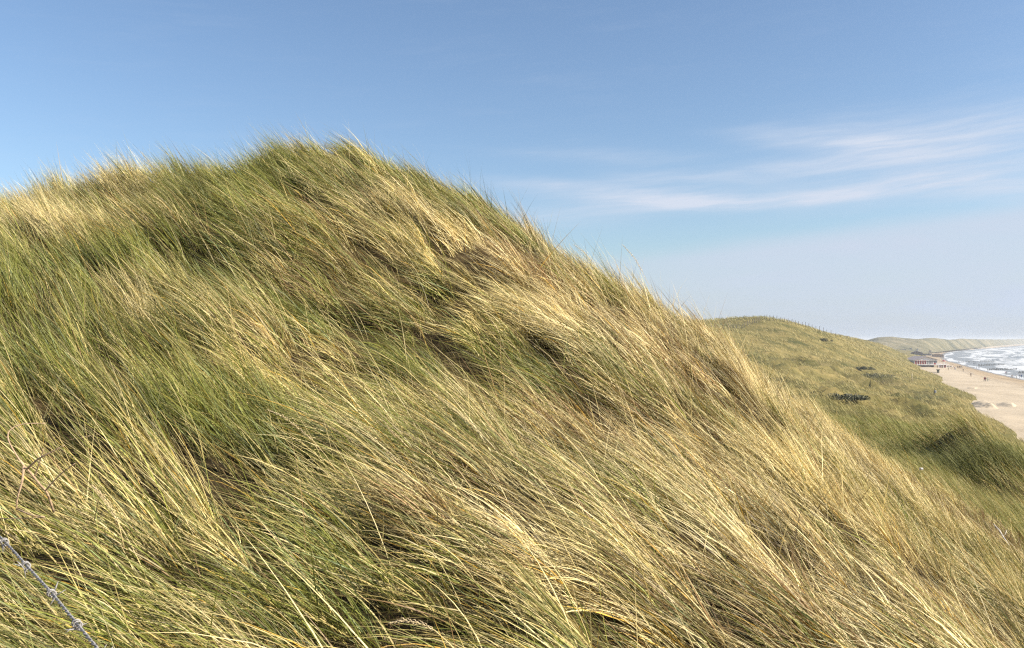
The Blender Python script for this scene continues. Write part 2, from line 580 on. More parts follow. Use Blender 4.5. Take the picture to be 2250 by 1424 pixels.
# hollows and mounds: (sight u, v, distance, radius across, radius along, depth)
HOLLOWS = [(u_, v_, d_, rx, ry, dz) for (u_, v_, d_, rx, ry, dz) in [
    (935, 625, 8.9, .40, .34, -.30), (1660, 915, 8.2, .55, .48, -.50), (820, 1315, 3.05, .34, .22, -.22), (545, 1010, 4.5, .36, .28, -.26),
    (1480, 1320, 3.45, .34, .24, -.22), (1270, 960, 5.9, .40, .30, -.24), (230, 590, 8.4, .55, .40, -.28), (150, 1260, 2.8, .26, .2, -.16),
    (1900, 1310, 4.9, .4, .3, -.24), (330, 1180, 3.3, .28, .2, -.18), (1080, 770, 7.3, .45, .3, -.22)]]
MOUNDS = [(1855, 868, 140, 3.6, 8, -1.5), (1930, 832, 215, 5.0, 10, -1.7), (2040, 925, 70, 2.6, 6, -1.0), (1990, 900, 100, 3.0, 7, -1.1), (1800, 845, 180, 4.5, 9, -1.4), (2080, 880, 180, 4.0, 8, -1.1),
          (1900, 905, 85, 2.8, 6, -1.0), (2150, 945, 70, 2.6, 6, -0.9), (1960, 860, 165, 4, 8, -1.3), (1770, 800, 230, 4.5, 10, -1.2),
          (2130, 985, 24.0, 1.3, 1.3, 0.7), (2045, 1005, 23.0, 1.0, 1.5, -1.0), (2235, 1040, 22.0, 1.2, 1.4, 0.35), (2185, 1090, 20.0, 0.8, 1.2, -0.7)]


def dune_z(x, y):
    x = np.asarray(x, float)
    y = np.asarray(y, float)
    sh = x.shape
    x, y = x.ravel(), np.maximum(y.ravel(), 0.35)
    a, s = x / y, np.log(y) * 0.55
    ac = np.clip(a, -0.98, 1.05)
    q = np.empty_like(a)
    for i in range(0, len(a), 20000):
        j = slice(i, i + 20000)
        k = _tpsk((ac[j, None] - _a[None]) ** 2 + (s[j, None] - _s[None]) ** 2)
        q[j] = k @ _w[:_n] + _w[_n] + _w[_n + 1] * ac[j] + _w[_n + 2] * s[j]
    z = EYE + q * y
    z = z - np.clip(a - 1.05, 0, 3) * y * 0.25
    # hummocks: small ones near, wind-streaked ones on the far face
    near = 1 - sstep(y, 14, 22)
    z = z + near * 0.42 * (fbm(x * 0.95, y * 0.95, 3, 3) - 0.5) + near * 0.16 * (fbm(x * 2.7, y * 2.7, 5, 3) - 0.5)
    for (u_, v_, d_, rx, ry, dz) in HOLLOWS + MOUNDS:
        z = z + dz * np.exp(-((x - (u_ - U0) / F * d_) / rx) ** 2 - ((y - d_) / ry) ** 2)
    far = sstep(y, 16, 40)
    h1 = fbm((x + 0.4 * y) * 0.10, (y - 0.3 * x) * 0.055, 21, 4)
    h2 = fbm((x + 0.4 * y) * 0.34, (y - 0.3 * x) * 0.20, 22, 3)
    fade = sstep(z, 2.2, 6.0)
    z = z + far * fade * (5.0 * (h1 - 0.5) * sstep(y, 30, 110) * (1 - 0.75 * sstep(y, 235, 275)) + (1.2 + 1.9 * sstep(y, 40, 130)) * (h2 - 0.5) * (1 - 0.8 * sstep(y, 215, 265)) + 0.8 * (fbm(x * 0.75, y * 0.55, 27, 2) - 0.5) * (1 - sstep(y, 120, 240)))
    return np.maximum(z, -4.0).reshape(sh)


# ------------------------------------------------------------------ coast lines (y -> x)
FOOT = np.array([(-400, 20), (0, 52), (60, 66), (139, 80), (171, 94), (220, 116), (270, 138), (368, 180), (451, 216), (549, 255), (719, 322), (919, 405), (1083, 480), (1426, 672),
                 (1772, 932), (2436, 1343), (3898, 2249), (6500, 4080), (20000, 15000)], float)
WATER = np.array([(-400, 110), (0, 145), (200, 182), (403, 233), (474, 259), (548, 288), (675, 341), (780, 382), (1002, 486), (1299, 636), (1525, 762),
                  (1846, 962), (2339, 1290), (3189, 1840), (5000, 3150), (20000, 16500)], float)


def shore_coords(x, y):
    xf = np.interp(y, FOOT[:, 0], FOOT[:, 1])
    xw = np.interp(y, WATER[:, 0], WATER[:, 1])
    e = 25.0
    sl = (np.interp(y + e, WATER[:, 0], WATER[:, 1]) - np.interp(y - e, WATER[:, 0], WATER[:, 1])) / (2 * e)
    c = 1 / np.sqrt(1 + sl * sl)
    w = (x - xf) / np.maximum(xw - xf, 5.0)
    off = (x - xw) * c
    return w, off


def beach_z(x, y):
    w, off = shore_coords(x, y)
    z = np.where(w < 0, 2.5, np.where(w < 1, 2.5 * (1 - w ** 1.15), 0.0))
    z = np.where(off > 0, np.maximum(-0.03 * off, -4.0), z)
    x, y = np.asarray(x, float), np.asarray(y, float)
    b = (fbm(x * 0.09, y * 0.06, 31, 4) - 0.5) * 0.9 + (fbm(x * 0.35, y * 0.3, 33, 3) - 0.5) * 0.25
    z = z + b * sstep(1 - w, 0.0, 0.35) * (w > -0.5)
    return z


def hit(u, v, zf=beach_z, d0=60.0, d1=1600.0):
    """where the sight line (u, v) meets the surface zf"""
    d = np.exp(np.linspace(math.log(d0), math.log(d1), 4000))
    x = (u - U0) / F * d
    zr = EYE + (HZ - v) / F * d
    zz = zf(x, d)
    i = int(np.argmax(zr <= zz))
    return Vector((float(x[i]), float(d[i]), float(zz[i])))


# ------------------------------------------------------------------ the large setting
def polar_sheet(name, zf, a0, a1, na, d0, d1, nd, mat, attrs=None):
    a = np.linspace(a0, a1, na)
    d = np.exp(np.linspace(math.log(d0), math.log(d1), nd))
    A, D = np.meshgrid(a, d)
    X, Y = A * D, D
    Zz = zf(X, Y)
    vs = np.stack([X, Y, Zz], -1).reshape(-1, 3)
    at = attrs(X, Y) if attrs else None
    me = np_mesh(name, vs, grid_faces(nd, na), True, at)
    o = link(name, me, mat)
    return o


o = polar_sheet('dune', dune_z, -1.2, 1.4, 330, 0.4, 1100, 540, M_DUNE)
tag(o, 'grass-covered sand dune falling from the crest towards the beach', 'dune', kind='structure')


def shore_attr(X, Y):
    w, off = shore_coords(X, Y)
    v = np.stack([Y * 1.1, np.clip(w, -1, 1.4), np.zeros_like(w)], -1).reshape(-1, 3)
    return {'shore': ('FLOAT_VECTOR', v)}


o = polar_sheet('beach', beach_z, 0.1, 1.6, 200, 45, 9000, 320, M_SAND, shore_attr)
tag(o, 'pale sandy beach between the dune foot and the surf', 'beach', kind='structure')


def sea_z(x, y):
    w, off = shore_coords(x, y)
    ww = off + 26 * (fbm(y * 0.008, off * 0.02, 41, 3) - 0.5)
    env = sstep(off, 0, 40) * np.exp(-np.maximum(off - 150, 0) / 700)
    crest = np.maximum(0, np.sin(ww * 2 * math.pi / 34)) ** 3
    brk = fbm(y * 0.015, off * 0.012, 43, 3)
    return 1.5 * env * crest * sstep(brk, 0.35, 0.7) + 0.15 * (fbm(x * 0.2, y * 0.1, 44, 3) - 0.5)


def sea_attr(X, Y):
    w, off = shore_coords(X, Y)
    return {'shore': ('FLOAT_VECTOR', np.stack([Y * 1.1, off, np.zeros_like(off)], -1).reshape(-1, 3))}


o = polar_sheet('sea', sea_z, 0.40, 2.0, 170, 120, 21000, 540, M_SEA, sea_attr)
tag(o, 'grey sea with white surf rolling onto the beach', 'sea', kind='structure')

# flat land underneath everything, out to the horizon
gs = np_mesh('ground', np.array([(-45000, -3000, -4.5), (45000, -3000, -4.5), (45000, 45000, -4.5), (-45000, 45000, -4.5)]), np.array([[0, 1, 2, 3]]), False)
tag(link('ground', gs, M_SAND), 'sandy ground under the dunes reaching to the horizon', 'ground', kind='structure')

# the far dunes round the bay
RU = np.array([1700, 1880, 1900, 1930, 1960, 1990, 2010, 2050, 2085, 2110, 2150, 2200, 2250, 2330, 2450, 2600], float)
RV = np.array([752, 753, 749, 741, 739.5, 743.5, 744.5, 743, 747, 744, 745.5, 746, 744.5, 745.5, 746, 747], float)
BD = np.interp(RU, [1700, 1900, 2000, 2050, 2100, 2150, 2200, 2250, 2350, 2600], [1010, 1010, 1040, 1083, 1426, 1772, 2436, 3898, 6500, 11000])


def far_dunes():
    nu, nt = 360, 60
    u = np.linspace(1700, 2600, nu)
    t = np.linspace(0, 1, nt)
    T_, U_ = np.meshgrid(t, u)
    a = (U_ - U0) / F
    ue = np.linspace(1500, 2800, 1301)
    ke = np.hanning(121)
    lb = np.convolve(np.pad(np.log(np.interp(ue, RU, BD)), 60, mode='edge'), ke / ke.sum(), 'valid')
    d0 = np.exp(np.interp(U_, ue, lb))
    d = d0 * (1.03 + 0.33 * T_)
    x, y = a * d, d
    rz = EYE + (HZ - np.interp(U_, RU, RV)) / F * d0 * 1.23
    prof = sstep(T_, 0.0, 0.62) * (1 - 0.4 * sstep(T_, 0.66, 1.0))
    n = fbm(x * 0.009, y * 0.009, 61, 5, 0.55) - 0.5
    n2 = np.abs(fbm(x * 0.022, y * 0.022, 62, 4) - 0.5)
    z = 2.0 + (rz - 2.0) * prof + (n * 10.0 - n2 * 4.0) * np.sin(np.pi * np.clip(T_ / 0.62, 0, 1)) + 2.2 * n * sstep(T_, 0.5, 0.62)
    vs = np.stack([x, y, z], -1).reshape(-1, 3)
    o = link('far_dunes', np_mesh('far_dunes', vs, grid_faces(nu, nt)[:, ::-1]), M_FAR)
    tag(o, 'hazy row of far dunes curving round the bay', 'dunes', kind='structure')


far_dunes()

# embryo dunes with a steep lee side on the beach
def sand_bank(u, v, L, H, name_label, ang=0.5, seed=1):
    c = hit(u, v)
    n, m_ = 70, 50
    s = np.linspace(-1, 1, n)
    t = np.linspace(-1, 1, m_)
    S, Tt = np.meshgrid(s, t, indexing='ij')
    lx = S * L + 0.25 * L * (fbm(S * 2.5 + 9, Tt * 2 + 4, seed, 3) - 0.5)
    ly = Tt * L * 0.55
    # gentle windward side towards +t, steep lee towards -t
    prof = sstep(Tt, -0.34 + 0.25 * (fbm(S * 4 + 3, S * 0 + 1, seed + 3, 3) - 0.5), 0.02) * (1 - sstep(Tt, 0.05, 1.0))
    z = H * prof * (1 - sstep(np.abs(S), 0.45, 1.0)) * (0.75 + 0.5 * fbm(S * 3, Tt * 3, seed + 7, 3)) - 0.12
    X = c.x + lx * math.cos(ang) - ly * math.sin(ang)
    Y = c.y + lx * math.sin(ang) + ly * math.cos(ang)
    Zz = z + beach_z(X, Y) - 0.05
    w = np.zeros(X.size * 3)
    o = link('sand_bank', np_mesh('sand_bank', np.stack([X, Y, Zz], -1).reshape(-1, 3), grid_faces(n, m_)[:, ::-1], True,
                                  {'shore': ('FLOAT_VECTOR', w)}), M_SAND)
    tag(o, name_label, 'sand bank', kind='structure')
    return o


sand_bank(2172, 893, 9.0, 1.1, 'dark lee side of a sand bank at the dune foot', math.radians(70), 71)
sand_bank(2222, 890, 8.0, 0.7, 'low ragged sand bank out on the open beach', math.radians(62), 75)
sand_bank(2142, 853, 7.0, 0.4, 'small sand hummock beside the dune foot', math.radians(60), 79)

# ------------------------------------------------------------------ grass
GREEN = np.array((0.088, 0.101, 0.017))
GREEN_L = np.array((0.215, 0.228, 0.040))
BLUEGREEN = np.array((0.145, 0.185, 0.070))
STRAW = np.array((0.455, 0.36, 0.130))
PALE = np.array((0.74, 0.62, 0.345))
BROWN = np.array((0.22, 0.135, 0.060))
ORANGE = np.array((0.52, 0.31, 0.045))


def make_blades(root, L, W, az, th0, th1, nseg, c0, c1, c2, pw=0.9, roll0=None, twist=1.0, daz=None):
    """ribbons that start at root and bend over down-wind; returns verts, faces, colours"""
    N = len(root)
    if roll0 is None:
        roll0 = rng.uniform(-1.3, 1.3, N)
    tw = rng.normal(0, 1, N) * twist
    if daz is None:
        daz = rng.normal(0, 0.22, N)
    t = np.linspace(0, 1, nseg + 1)
    pos = np.zeros((N, nseg + 1, 3))
    pos[:, 0] = root
    tan = np.zeros((N, nseg + 1, 3))
    for k in range(nseg + 1):
        th = th0 + (th1 - th0) * t[k] ** pw
        a = az + daz * (t[k] - 0.3)
        tan[:, k] = np.stack([np.cos(a) * np.sin(th), np.sin(a) * np.sin(th), np.cos(th)], -1)
        if k:
            pos[:, k] = pos[:, k - 1] + 0.5 * (tan[:, k - 1] + tan[:, k]) * (L / nseg)[:, None]
    up = np.array((0, 0, 1.0))
    n1 = np.cross(tan, up)
    ln = np.linalg.norm(n1, axis=-1, keepdims=True)
    fb = np.stack([-np.sin(az), np.cos(az), np.zeros(N)], -1)[:, None, :]
    n1 = np.where(ln > 0.05, n1 / np.maximum(ln, 1e-6), -fb)
    n2 = np.cross(n1, tan)
    phi = roll0[:, None] + tw[:, None] * t[None]
    side = np.cos(phi)[..., None] * n1 + np.sin(phi)[..., None] * n2
    wp = (0.75 + 0.25 * np.sin(np.pi * np.clip(t * 1.6, 0, 1))) * np.clip(1.0 - t ** 2.4, 0.03, 1)
    hw = 0.5 * W[:, None] * wp[None]
    v = np.empty((N, nseg + 1, 2, 3))
    v[:, :, 0] = pos - side * hw[..., None]
    v[:, :, 1] = pos + side * hw[..., None]
    v[:, nseg, 0] = pos[:, nseg]
    tt = t[None, :, None]
    c = c0[:, None] * (1 - sstep(tt, 0.05, 0.35)) + c1[:, None] * sstep(tt, 0.05, 0.35)
    c = c * (1 - sstep(tt, 0.62, 1.0)) + c2[:, None] * sstep(tt, 0.62, 1.0)
    col = np.ones((N, nseg + 1, 2, 4))
    col[..., :3] = c[:, :, None]
    nv = 2 * nseg + 1
    v = v.reshape(N, -1, 3)[:, :nv]
    col = col.reshape(N, -1, 4)[:, :nv]
    k = (np.arange(nseg - 1) * 2)[:, None]
    pat = np.concatenate([k + np.array([[0, 1, 3]]), k + np.array([[0, 3, 2]])]) if nseg > 1 else np.zeros((0, 3), int)
    pat = np.concatenate([pat, [[nv - 3, nv - 2, nv - 1]]]).astype(np.int64)
    f = (np.arange(N) * nv)[:, None, None] + pat[None]
    return v.reshape(-1, 3), f.reshape(-1, 3), col.reshape(-1, 4)


class Bundle:
    def __init__(self):
        self.v, self.f, self.c, self.n = [], [], [], 0

    def add(self, v, f, c):
        self.v.append(v)
        self.f.append(f + self.n)
        self.c.append(c)
        self.n += len(v)

    def build(self, name, mat, parent=None):
        v = np.concatenate(self.v)
        f = np.concatenate(self.f)
        c = np.concatenate(self.c)
        return link(name, np_mesh(name, v, f, True, {'blade_colour': ('FLOAT_COLOR', c)}), mat, parent)


def mixv(a, b, t):
    t = np.asarray(t)[:, None]
    return a * (1 - t) + b * t


def blade_colours(N, green, pale, var=0.25, brown=0.13):
    """green, pale: probabilities per blade"""
    r = rng.random(N)
    r2 = rng.random(N)
    g = mixv(GREEN, GREEN_L, rng.random(N))
    g = np.where((rng.random(N) < 0.13)[:, None], BLUEGREEN * (0.8 + 0.4 * rng.random(N))[:, None], g)
    s = mixv(STRAW, PALE, np.clip(r2 * 0.7 + pale * 0.6 - 0.2, 0, 1))
    s = np.where((rng.random(N) < brown)[:, None], BROWN * (0.8 + 0.7 * rng.random(N))[:, None], s)
    s = np.where((rng.random(N) < 0.05)[:, None], ORANGE, s)
    isg = (r < green)[:, None]
    mid = np.where(isg, g, s)
    basec = mixv(mid, np.broadcast_to(STRAW * 0.85, (N, 3)), np.where(r < green, 0.55, 0.2))
    tip = np.where(isg, mixv(mid, np.broadcast_to(STRAW, (N, 3)), np.clip(rng.normal(0.45, 0.3, N), 0, 1)), mixv(mid, np.broadcast_to(PALE, (N, 3)), 0.3 * rng.random(N)))
    tip = np.where((rng.random(N) < 0.05)[:, None], ORANGE, tip)
    k = np.clip(rng.normal(1, var, N), 0.5, 1.5)[:, None]
    return basec * k, mid * k, tip * k


def grad(x, y, e=0.15):
    zx = (dune_z(x + e, y) - dune_z(x - e, y)) / (2 * e)
    zy = (dune_z(x, y + e) - dune_z(x, y - e)) / (2 * e)
    return zx, zy


def near_grass():
    B = Bundle()
    # clumps -> tufts -> blades, thinning out with distance
    NC = 2120
    d = np.zeros(0)
    a = np.zeros(0)
    while len(d) < NC:
        dd = np.sqrt(rng.uniform(1.6 ** 2, 14.3 ** 2, 3000))
        aa = rng.uniform(-0.70, 0.82, 3000)
        keep = rng.random(3000) < np.minimum(1.0, (3.5 / dd) ** 0.42)
        d = np.concatenate([d, dd[keep]])
        a = np.concatenate([a, aa[keep]])
    d, a = d[:NC], a[:NC]
    cx, cy = a * d, d
    sheltered = 1 - sstep(a + 0.10 * (fbm(cx * 0.5, cy * 0.5, 103, 3) - 0.5), -0.46, -0.02)
    sheltered = sheltered * (0.25 + 0.75 * sstep(cy, 3.2, 5.2))
    expo = 1 - sheltered
    gust = fbm(cx * 0.7 + 0.35 * cy, cy * 0.7, 105, 3)
    c_az = math.pi + 0.30 + rng.normal(0.0, 0.13, NC) + 1.2 * (fbm(cx * 0.6, cy * 0.6, 107, 3) - 0.5)
    c_th1 = np.radians(42 + 42 * expo + 56 * (gust - 0.5)) + rng.normal(0, 0.13, NC)
    c_L = (0.37 + 0.52 * (fbm(cx * 0.9, cy * 0.9, 109, 3) - 0.2)) * rng.uniform(0.78, 1.22, NC)
    cl = fbm(cx * 0.55 + 0.55 * cy, cy * 0.9, 111, 4)
    c_green = np.clip(0.77 - 0.46 * sstep(a, -0.30, 0.30) - 0.25 * sstep(cy, 8.6, 11) * sstep(-a, 0.3, 0.42) + 1.9 * (cl - 0.5) + rng.normal(0, 0.16, NC), 0.04, 0.96)
    pl = fbm(cx * 0.7 - 0.3 * cy, cy * 0.7, 113, 3)
    c_pale = np.clip(0.08 + 0.48 * sstep(a, -0.15, 0.32) + 0.9 * (pl - 0.5) + rng.normal(0, 0.12, NC), 0, 1)
    cz = dune_z(cx, cy)
    cu, cv = U0 + F * a, HZ - (cz + 0.2 - EYE) / cy * F

    def band(segs):
        t = np.zeros(NC)
        for (u0, v0, u1, v1, w) in segs:
            dx, dy = u1 - u0, v1 - v0
            q = np.clip(((cu - u0) * dx + (cv - v0) * dy) / (dx * dx + dy * dy), 0, 1)
            t = np.maximum(t, np.exp(-((cu - u0 - q * dx) ** 2 + (cv - v0 - q * dy) ** 2) / (w * w)))
        return t
    pb = band([(820, 430, 1280, 640, 60), (900, 950, 1480, 1340, 55), (1640, 760, 1960, 1040, 65), (1650, 1200, 2150, 1400, 70), (1100, 500, 1240, 570, 40), (1050, 800, 1130, 950, 40),
               (40, 470, 300, 470, 60), (300, 620, 330, 700, 30), (1250, 700, 1500, 800, 50)])
    gb = band([(230, 500, 560, 820, 100), (720, 640, 1020, 800, 80), (880, 590, 980, 640, 60), (40, 720, 120, 900, 90), (560, 1060, 820, 1260, 90), (1100, 1020, 1200, 1150, 50), (420, 420, 640, 480, 70)])
    c_pale = np.clip(c_pale + 0.55 * pb - 0.3 * gb, 0, 1)
    c_green = np.clip(c_green - 0.28 * pb + 0.24 * gb, 0.03, 0.97)
    bb = band([(1260, 900, 1640, 960, 75), (1450, 1310, 1900, 1330, 60), (700, 600, 820, 640, 50), (1120, 520, 1230, 600, 35), (1380, 760, 1560, 830, 60), (1000, 1080, 1150, 1200, 40)])
    c_brown = np.clip(0.10 + 0.5 * bb + 0.7 * (fbm(cx * 1.1, cy * 1.1, 117, 3) - 0.55), 0.03, 0.75)
    c_bri = np.clip(rng.normal(1, 0.20, NC), 0.55, 1.40)
    c_n = np.clip(rng.normal(4.2, 1.6, NC), 1, 8).astype(int)
    for (u_, v_, d_, rx, ry, dz) in HOLLOWS:
        inside = ((cx - (u_ - U0) / F * d_) / rx) ** 2 + ((cy - d_) / ry) ** 2 < (0.14 if d_ < 7 else (0.6 if d_ < 8.3 else -1))
        c_n = np.where(inside, 0, c_n)
    gap = fbm(cx * 1.3 + 0.8 * cy, cy * 1.3, 101, 3)
    c_n = np.where((gap < 0.36) & (cy < 9.3), np.minimum(c_n, 2), c_n)
    c_n = np.where((cy > 9.0) & (c_n > 0), c_n + 2, c_n)
    c_L = c_L * (1 - 0.22 * sstep(cy, 9.3, 11) * sstep(-a, 0.15, 0.3))
    # tufts
    ci = np.repeat(np.arange(NC), c_n)
    NT_ = len(ci)
    r = np.abs(rng.normal(0, 0.14, NT_))
    p = rng.uniform(0, 2 * math.pi, NT_)
    x, y = cx[ci] + r * np.cos(p), np.maximum(cy[ci] + r * np.sin(p), 1.6)
    z = dune_z(x, y)
    zx, zy = grad(x, y)
    t_az = c_az[ci] + rng.normal(0, 0.10, NT_)
    t_th1 = c_th1[ci] + rng.normal(0, 0.08, NT_)
    t_L = c_L[ci] * rng.uniform(0.85, 1.15, NT_)
    t_g, t_p = c_green[ci], c_pale[ci]
    nb = np.clip(rng.normal(29, 8, NT_), 10, 48).astype(int)
    idx = np.repeat(np.arange(NT_), nb)
    N = len(idx)
    rad = np.abs(rng.normal(0, 0.050, N))
    ph = rng.uniform(0, 2 * math.pi, N)
    bx, by = x[idx] + rad * np.cos(ph), np.maximum(y[idx] + rad * np.sin(ph), 1.6)
    bz = z[idx] + zx[idx] * (bx - x[idx]) + zy[idx] * (by - y[idx]) - 0.015
    az = t_az[idx] + rng.normal(0, 0.12, N)
    th1 = t_th1[idx] + rng.normal(0, 0.15, N)
    th0 = th1 * rng.uniform(0.25, 0.72, N)
    L = t_L[idx] * np.clip(rng.normal(1, 0.25, N), 0.3, 1.6)
    # a lower layer of short, messy dead leaves
    low = rng.random(N) < 0.16
    L = np.where(low, L * 0.5, L)
    th1 = np.where(low, th1 + rng.normal(0, 0.45, N), th1)
    az = np.where(low, az + rng.normal(0, 0.6, N), az)
    # keep blades above the slope they lean over
    sl = zx[idx] * np.cos(az) + zy[idx] * np.sin(az)
    thmax = math.pi / 2 - np.arctan(sl) - np.radians(rng.uniform(1, 13, N))
    th1 = np.minimum(th1, thmax + rng.normal(0.0, 0.06, N))
    stand = rng.random(N) < 0.05            # single leaves and dead stalks that cross the others
    az = np.where(stand, az + rng.normal(0, 0.9, N), az)
    th1 = np.where(stand, th1 * rng.uniform(0.4, 0.9, N), th1)
    th0 = np.minimum(th0, thmax - 0.2)
    dd = y[idx]
    W = rng.uniform(0.0026, 0.0060, N) * (1 + 0.35 * sstep(dd, 4, 11))
    W = W * np.where(rng.random(N) < 0.08, 1.55, 1.0)
    c0, c1, c2 = blade_colours(N, np.where(low, 0.10, t_g[idx]), t_p[idx], 0.25, c_brown[ci][idx])
    tb = (c_bri[ci] * np.clip(rng.normal(1, 0.08, NT_), .8, 1.2))[idx][:, None]
    c0, c1, c2 = c0 * tb, c1 * tb, c2 * tb
    root = np.stack([bx, by, bz], -1)
    for (lo, hi, ns) in ((0, 3.8, 6), (3.8, 6.5, 5), (6.5, 99, 3)):
        m = (dd >= lo) & (dd < hi)
        if m.any():
            B.add(*make_blades(root[m], L[m], W[m], az[m], th0[m], th1[m], ns, c0[m], c1[m], c2[m], pw=1.05))
    # dead leaves lying on the ground between the tufts
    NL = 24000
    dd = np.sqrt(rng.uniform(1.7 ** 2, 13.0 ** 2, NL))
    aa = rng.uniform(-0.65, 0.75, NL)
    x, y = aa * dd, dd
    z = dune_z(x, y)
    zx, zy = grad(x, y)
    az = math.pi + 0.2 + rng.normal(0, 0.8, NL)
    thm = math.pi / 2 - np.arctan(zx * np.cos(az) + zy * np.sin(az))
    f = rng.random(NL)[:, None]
    cc = (BROWN[None] * f + STRAW[None] * 0.75 * (1 - f)) * rng.uniform(0.25, 0.8, NL)[:, None]  # dead leaf browns dimmed, so the colour carries shade between the tufts
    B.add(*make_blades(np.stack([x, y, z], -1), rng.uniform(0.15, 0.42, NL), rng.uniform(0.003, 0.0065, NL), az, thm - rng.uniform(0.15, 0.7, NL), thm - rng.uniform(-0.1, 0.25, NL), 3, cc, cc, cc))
    # sparse long blades that stand out above the rest
    NS = 3200
    dd = np.sqrt(rng.uniform(2.4 ** 2, 12.5 ** 2, NS))
    aa = rng.uniform(-0.75, 0.85, NS)
    x, y = aa * dd, dd
    z = dune_z(x, y)
    az = math.pi + rng.normal(0.2, 1.0, NS) * np.where(rng.random(NS) < 0.3, 0.8, 0.28)
    th1 = np.radians(rng.normal(56, 14, NS))
    c0, c1, c2 = blade_colours(NS, np.full(NS, 0.35), np.full(NS, 0.4))
    B.add(*make_blades(np.stack([x, y, z - .02], -1), rng.uniform(0.5, 0.85, NS), rng.uniform(0.0022, 0.0040, NS), az, th1 * rng.uniform(0.1, 0.5, NS), th1, 8, c0, c1, c2, pw=1.3))
    # thin leaves standing off the seaward edge of the crest
    NE = 420
    ue = rng.uniform(1180, 1830, NE)
    de = rng.uniform(9.3, 10.8, NE)
    x, y = (ue - U0) / F * de, de
    th1 = np.radians(rng.normal(50, 14, NE))
    c0, c1, c2 = blade_colours(NE, np.full(NE, 0.3), np.full(NE, 0.6))
    B.add(*make_blades(np.stack([x, y, dune_z(x, y)], -1), rng.uniform(0.45, 0.95, NE), rng.uniform(0.0025, 0.0045, NE), math.pi + rng.normal(0.1, 0.35, NE), th1 * 0.2, th1, 6, c0, c1, c2, pw=1.5))
    o = B.build('marram_grass', M_GRASS)
    tag(o, 'windswept green and straw marram grass covering the near dune', 'grass', kind='stuff')
    return N + NS


HEATH = hit(1915, 836, dune_z, 60, 1000)


def slope_grass():
    B = Bundle()
    NTU = 38000
    s = rng.uniform(math.log(12.5), math.log(620), NTU * 2)
    a = rng.uniform(0.06, 0.80, NTU * 2)
    d = np.exp(s)
    # roughly even in the picture: fewer where the slope is seen steeply
    x, y = a * d, d
    z = dune_z(x, y)
    ok = z > beach_z(x, y) + 0.05
    xf = np.interp(y, FOOT[:, 0], FOOT[:, 1])
    ok &= (x < xf + 3)
    x, y, z, d, a = [q[ok][:NTU] for q in (x, y, z, d, a)]
    NTU = len(x)
    e = 0.4 + 0 * d
    zx = (dune_z(x + e, y) - dune_z(x - e, y)) / (2 * e)
    zy = (dune_z(x, y + e) - dune_z(x, y - e)) / (2 * e)
    g1 = fbm((x + 0.4 * y) * 0.06, (y - 0.3 * x) * 0.035, 121, 4)
    g2 = fbm(x * 0.5, y * 0.3, 123, 3)
    green = np.clip(0.50 + 0.14 * (1 - sstep(d, 30, 110)) + 1.8 * (g1 - 0.5) + 0.5 * (g2 - 0.5), 0.05, 0.95)
    pale = np.clip(0.48 - 0.38 * (1 - sstep(d, 20, 110)) + 0.6 * (g2 - 0.5), 0, 1)
    nb = np.where(d < 40, 8, 6)
    idx = np.repeat(np.arange(NTU), nb)
    N = len(idx)
    sc = 1.0 + 0.35 * sstep(d, 30, 300)
    rad = np.abs(rng.normal(0, 0.16, N)) * (1 + d[idx] / 60)
    ph = rng.uniform(0, 2 * math.pi, N)
    bx, by = x[idx] + rad * np.cos(ph), y[idx] + rad * np.sin(ph)
    bz = z[idx] + zx[idx] * (bx - x[idx]) + zy[idx] * (by - y[idx]) - 0.04
    az = math.pi + rng.normal(0, 0.22, N) + (fbm(x * 0.12, y * 0.12, 125, 3)[idx] - 0.5) * 0.9
    th1 = np.radians(58 + 30 * (fbm(x * 0.25, y * 0.2, 127, 3)[idx] - 0.5)) + rng.normal(0, 0.15, N)
    th0 = th1 * 0.4
    sl = zx[idx] * np.cos(az) + zy[idx] * np.sin(az)
    thmax = math.pi / 2 - np.arctan(sl) - np.radians(rng.uniform(6, 18, N))
    th1 = np.minimum(th1, thmax)
    th0 = np.minimum(th0, thmax - 0.15)
    L = rng.uniform(0.45, 0.95, N) * sc[idx]
    W = np.maximum(0.0045, 0.00036 * d[idx]) * rng.uniform(0.7, 1.4, N)
    c0, c1, c2 = blade_colours(N, green[idx], pale[idx], 0.12)
    # beyond the hollow single leaves cannot be told apart: each sprig has the mixed colour of its stand
    gm = mixv(np.broadcast_to(STRAW * 0.8, (N, 3)), np.broadcast_to((GREEN + GREEN_L) * 0.5, (N, 3)), green[idx])
    gm = mixv(gm, np.broadcast_to(PALE * 0.8, (N, 3)), pale[idx] * 0.45)
    heath = np.exp(-(((x - HEATH.x) / 16) ** 2 + ((y - HEATH.y) / 24) ** 2)) * sstep(g2, 0.3, 0.6)
    gm = mixv(gm, np.broadcast_to(np.array((0.13, 0.085, 0.05)), (N, 3)), heath[idx])
    k = 0.72 * sstep(d[idx], 25, 70)
    c0, c1, c2 = (mixv(q, gm, k) for q in (c0, c1, c2))
    root = np.stack([bx, by, bz], -1)
    m = d[idx] < 40
    B.add(*make_blades(root[m], L[m], W[m], az[m], th0[m], th1[m], 3, c0[m], c1[m], c2[m]))
    m = ~m
    B.add(*make_blades(root[m], L[m], W[m], az[m], th0[m], th1[m], 2, c0[m], c1[m], c2[m]))
    o = B.build('slope_grass', M_FARGRASS)
    tag(o, 'olive and yellow dune grass on the seaward slope behind the crest', 'grass', kind='stuff')
    return N


n1 = near_grass()
n2 = slope_grass()



